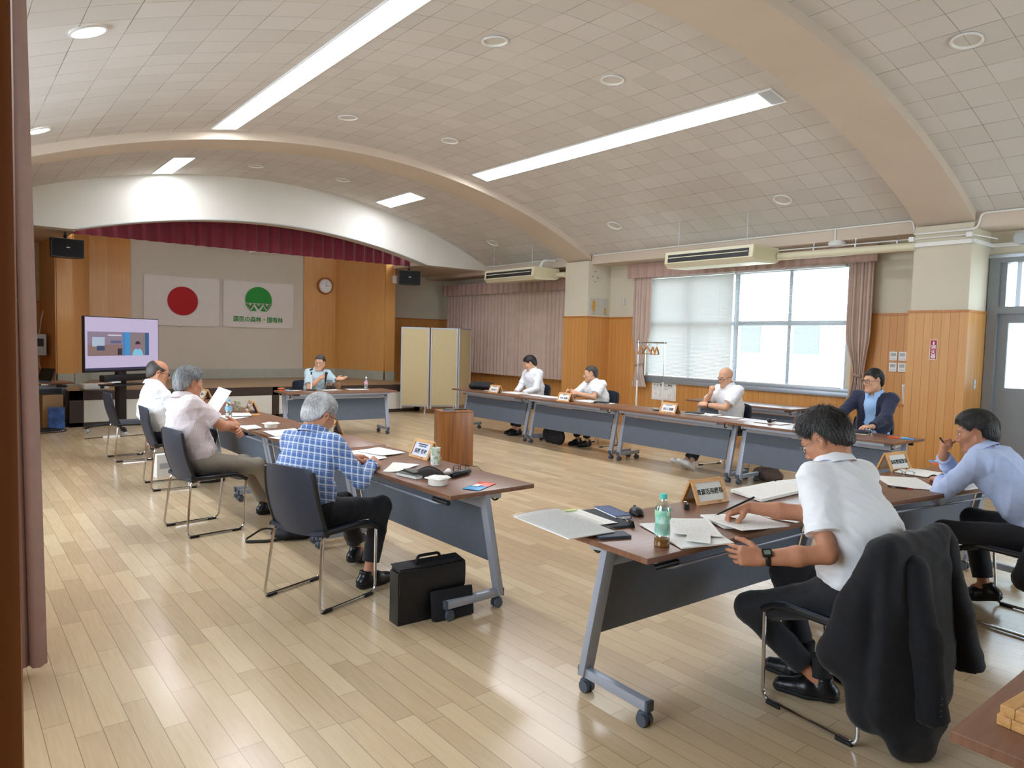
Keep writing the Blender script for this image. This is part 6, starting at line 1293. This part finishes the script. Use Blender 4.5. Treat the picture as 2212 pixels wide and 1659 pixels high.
sb = thing('shoulder_bag', 'black shoulder bag with a long strap lying under the chair of the man in plaid', 'bag', (2.12, 5.27, 0), R_(-10)); SDF(.010).ell((0, 0, .05), (.18, .12, .06)).build('body', MATS['black_nylon'], sb, wr=.006, wf=30); MB().tube(fillet([(-.1, 0, .06), (-.22, .05, .09), (-.36, .02, .02), (-.36, -.02, .012), (-.2, -.07, .012), (-.05, -.08, .03)], .05, 5), .012, 8, flat=.4).build('strap', M_BLACK, sb)
pb = thing('paper_bag', 'white paper bag standing between the chairs of the left row', 'paper bag', (1.87, 8.33, 0), R_(12)); MB().prism([(-.09, -.045), (.09, -.045), (.09, .045), (-.09, .045)], Matrix.Identity(4), .245).build('bag', M_PAPER, pb); MB().prism([(-.06, .09), (.06, .09), (.06, .15), (-.06, .15)], frame_mtx((0, -.0455, 0), (1, 0, 0), (0, 0, 1)), .0005).build('print', M_GREYPL, pb)
# name stands stacked flat on the corner table
for k in range(2):
    t = thing('name_stand', ('lower', 'upper')[k]+' of the two wooden name stands stacked flat in the bottom right corner', 'name stand', (2.01, .385, TZ+.026*k), R_(-5+2.5*((k*7) % 3-1)), 'stacked name stands'); fr = MB()
    for x0, x1, y0, y1 in ((-.17, .17, -.115, -.085), (-.17, .17, .085, .115), (-.17, -.14, -.085, .085), (.14, .17, -.085, .085)): fr.b2((x0, y0, 0), (x1, y1, .0245), bev=.003)
    f = fr.build('frame', M_FRAMEWOOD, t); MB().b2((-.14, -.085, .004), (.14, .085, .017)).build('card', mat('card_d9d8d2', 'd9d8d2', .8), f)
# black jackets over two chairs
M_SUIT = mat('black_suit_cloth', '0e0f15', .85, noise=.2, nscale=9, bump=.2, bscale=300, sheen=.1)
def jacket(lbl, x, y, rz, seed):
    t = thing('suit_jacket', lbl, 'jacket', (x, y, 0), R_(rz)); S_ = SDF(.010); n = (0, 1, 0)
    S_.cone((-.20, -.275, .805), (.20, -.275, .805), .040, .040, .03)
    for x0, x1, z1, y1, ra, rb in ((-.19, -.23, .20, -.33, .055, .07), (-.12, -.16, .085, -.37, .055, .08), (-.03, -.07, .07, -.39, .055, .085), (.06, .02, .13, -.38, .055, .08), (.14, .12, .20, -.36, .055, .07), (.19, .19, .30, -.33, .05, .06)): S_.cone((x0, -.30, .79), (x1, y1, z1), ra, rb, .06, (n, .62))
    S_.cone((-.20, -.25, .78), (-.25, -.14, .34), .045, .075, .05, (n, 1.1)); S_.cone((-.23, -.18, .55), (-.20, -.25, .16), .06, .085, .06)
    S_.build('cloth', M_SUIT, t, wr=.006, wf=13, seed=seed)
    SDF(.010).cone((.19, -.30, .78), (.24, -.35, .5), .052, .056, .03).cone((.24, -.35, .5), (.285, -.39, .27), .056, .060, .03, cut=(0, 1)).build('sleeve', M_SUIT, t, wr=.005, wf=16, seed=seed+1)
    sl = SDF(.010).cone((-.10, -.34, .74), (-.12, -.41, .46), .050, .056, .03).cone((-.12, -.41, .46), (-.10, -.44, .18), .056, .060, .03, cut=(0, 1)).build('sleeve', M_SUIT, t, wr=.005, wf=16, seed=seed+2)
    for k in range(4): MB().ball((-.14, -.488, .225+.022*k), .006, 8, 6).build('button', M_BLACK, sl)
    return t
jacket('black suit jacket hung over the chair back of the man with the blue lanyard', 3.03, 1.44, -6, 3); jacket('black suit jacket hung over the chair back at the right edge', 4.87, 1.30, -6, 8)
# lanyard, pocket, watches
def wrap_on(obj, pts, r, name, m, off=.003, flat=.25, root=None):
    """lay a ribbon on the surface of a mesh part"""
    dg = bpy.context.evaluated_depsgraph_get(); out = []
    for p in pts:
        ok, co, no, i = obj.closest_point_on_mesh(Vector(p))
        out.append(co+no*off)
    mb = MB(); n = len(out); prev = None
    for i, p in enumerate(out):
        a, b_ = out[max(i-1, 0)], out[min(i+1, n-1)]; t = (b_-a).normalized(); _, co, no, _i = obj.closest_point_on_mesh(p); s = t.cross(no).normalized(); V2 = [mb.bm.verts.new(p+s*r), mb.bm.verts.new(p-s*r)]
        if prev: mb.bm.faces.new((prev[0], prev[1], V2[1], V2[0]))
        prev = V2
    return mb.build(name, m, root or obj, norm=False)
q = pD['_']; N_, fw_, up_, xr_ = q['N'], q['fw'], q['up'], q['xr']; M_LAN = mat('blue_lanyard_ribbon', '1d4fae', .6)
for s in (-1, 1):
    pts = [N_+xr_*s*(.095*math.sin(a)+.0)+fw_*(-.085*math.cos(a))+up_*(.018+.02*(1-math.cos(a))*-.6) for a in np.linspace(0, 1.9, 12)]+[N_+xr_*s*(.088-.06*k)+fw_*(.06+.09*k)-up_*(.06+.30*k) for k in np.linspace(.08, 1, 14)]
    wrap_on(q['shirt'], pts, .006, 'lanyard', M_LAN, .006)
p0 = Vector(N_+xr_*-.02+fw_*.20-up_*.40); bdg = MB().box(p0, (.06, .004, .09), Matrix.Rotation(R_(-20), 3, 'X')).build('id_card', M_PAPER, q['shirt'])
ok, co, no, i = q['shirt'].closest_point_on_mesh(Vector(N_+xr_*-.10+fw_*.2-up_*.21)); MB().box(co+no*.003, (.012, .006, .05)).build('pocket_pen', mat('maroon_pen', '4a1c26', .4), q['shirt'])
def watch(pr, side, m=M_BLACK):
    S, E, W = [Vector(v) for v in pr[side]['_']]; d = (W-E).normalized(); c = W-d*.022; a = d.orthogonal().normalized(); b_ = d.cross(a)
    rt = pr['_']['root']; out = Vector((-.5, -.4, .75)).cross(d).cross(d)*-1; o = MB().tube([c+(a*math.cos(t)+b_*math.sin(t))*.0315 for t in np.linspace(0, 2*math.pi, 25)[:-1]], .010, 8, True, .35).build('wristwatch', m, rt)
    nrm = (out-d*out.dot(d)).normalized(); f = frame_mtx(c+nrm*.032, d, d.cross(nrm) if False else nrm.cross(d)); MB().prism(rrect(.040, .036, .008), f, .010).build('watch_case', m, o); MB().prism(rrect(.026, .02, .004), f @ Matrix.Translation((0, 0, .010)), .001).build('watch_face', mat('watch_lcd', '6f7a6c', .2), o)
watch(pD, 'L'); watch(p3, 'L'); watch(pG, 'L')
# gear left of the stage
bx = thing('storage_box', 'cardboard box standing at the left end of the stage front', 'box', (1.38, 13.6, 0), R_(3)); MB().b2((-.14, -.2, 0), (.14, .2, .52)).build('carton', mat('carton', 'b08f68', .8), bx)
bx = thing('storage_box', 'blue printed carton leaning before the cardboard box left of the stage', 'box', (1.42, 13.27, 0), R_(-4)); MB().b2((-.11, -.08, 0), (.11, .08, .33)).build('carton', mat('blue_carton', '3d63a8', .5, noise=.5, nscale=9), bx)
lp = thing('laptop', 'open dark laptop on the table left of the stage', 'laptop', (1.2, 13.6, TZ), R_(-60)); MB().b2((-.16, -.11, 0), (.16, .11, .02), bev=.004).build('base', M_CASTER, lp); MB().box((0, .15, .11), (.32, .012, .22), Matrix.Rotation(R_(-22), 3, 'X')).build('lid', M_BLACK, lp)
cb = thing('control_box', 'grey switch box with cables on the pillar left of the stage', 'switch box', (1.46, 15.3, 1.28)); MB().b2((-.16, -.2, -.18), (.02, .16, .2), bev=.01).build('case', M_GREYPL, cb); MB().b2((-.165, -.14, .0), (-.158, .1, .14)).build('window', M_BLACK, cb); MB().b2((-.14, -.205, -.02), (-.02, -.2, .12)).build('window', M_BLACK, cb); MB().tube(fillet([(-.07, -.02, .2), (-.03, 0, .5), (0, .02, .62)], .05), .01, 8).build('cable', M_GREYPL, cb); MB().tube(fillet([(-.07, 0, -.18), (-.09, -.06, -.35), (-.02, -.1, -.5)], .06), .009, 8).build('cable', M_GREYPL, cb)
r = np.random.RandomState(4)
for k, (lb, x0, y0, L_) in enumerate((('tangle of black cables on the floor left of the stage', 1.05, 12.9, .7), ('black cable looping in front of the cartons', 1.15, 12.75, .55))):
    t = thing('floor_cable', lb, 'cable', (x0, y0, 0)); a = np.linspace(0, 15+4*k, 90); MB().tube([(.28*math.cos(u*.9)*(1+.3*math.sin(u*.37))+.05*u*.1, .22*math.sin(u)*(1+.3*math.cos(u*.21)), .008+.02*(.5+.5*math.sin(u*1.7))) for u in a], .007, 6).build('cable', M_BLACK, t)
t = thing('floor_cable', 'thin black cable and white strip under the television cart', 'cable', (1.95, 11.85, 0)); MB().tube(fillet([(-.35, -.1, .006), (-.1, .0, .006), (.1, -.06, .006), (.5, .05, .006)], .1), .005, 6).build('cable', M_BLACK, t); MB().b2((-.12, -.1, 0), (.1, -.05, .03), bev=.005).build('power_strip', M_WHITEPL, t)
# building seen through the window
ob = struct(MB().b2((46, -6, -3), (60, 40, 9)).build('background_building', mat('pale_render', 'c9c9c4', .9)))
for k in range(9): MB().b2((45.9, -2+4.4*k, 1.2), (46.0, 0+4.4*k, 3.2)).build('window_pane', mat('dark_pane', '5b6a72', .2), ob)
struct(MB().b2((10.8, -60, -3.2), (70, 80, -3)).build('ground', mat('pale_ground', 'b5b2a6', .9)))
bpy.context.view_layer.update()
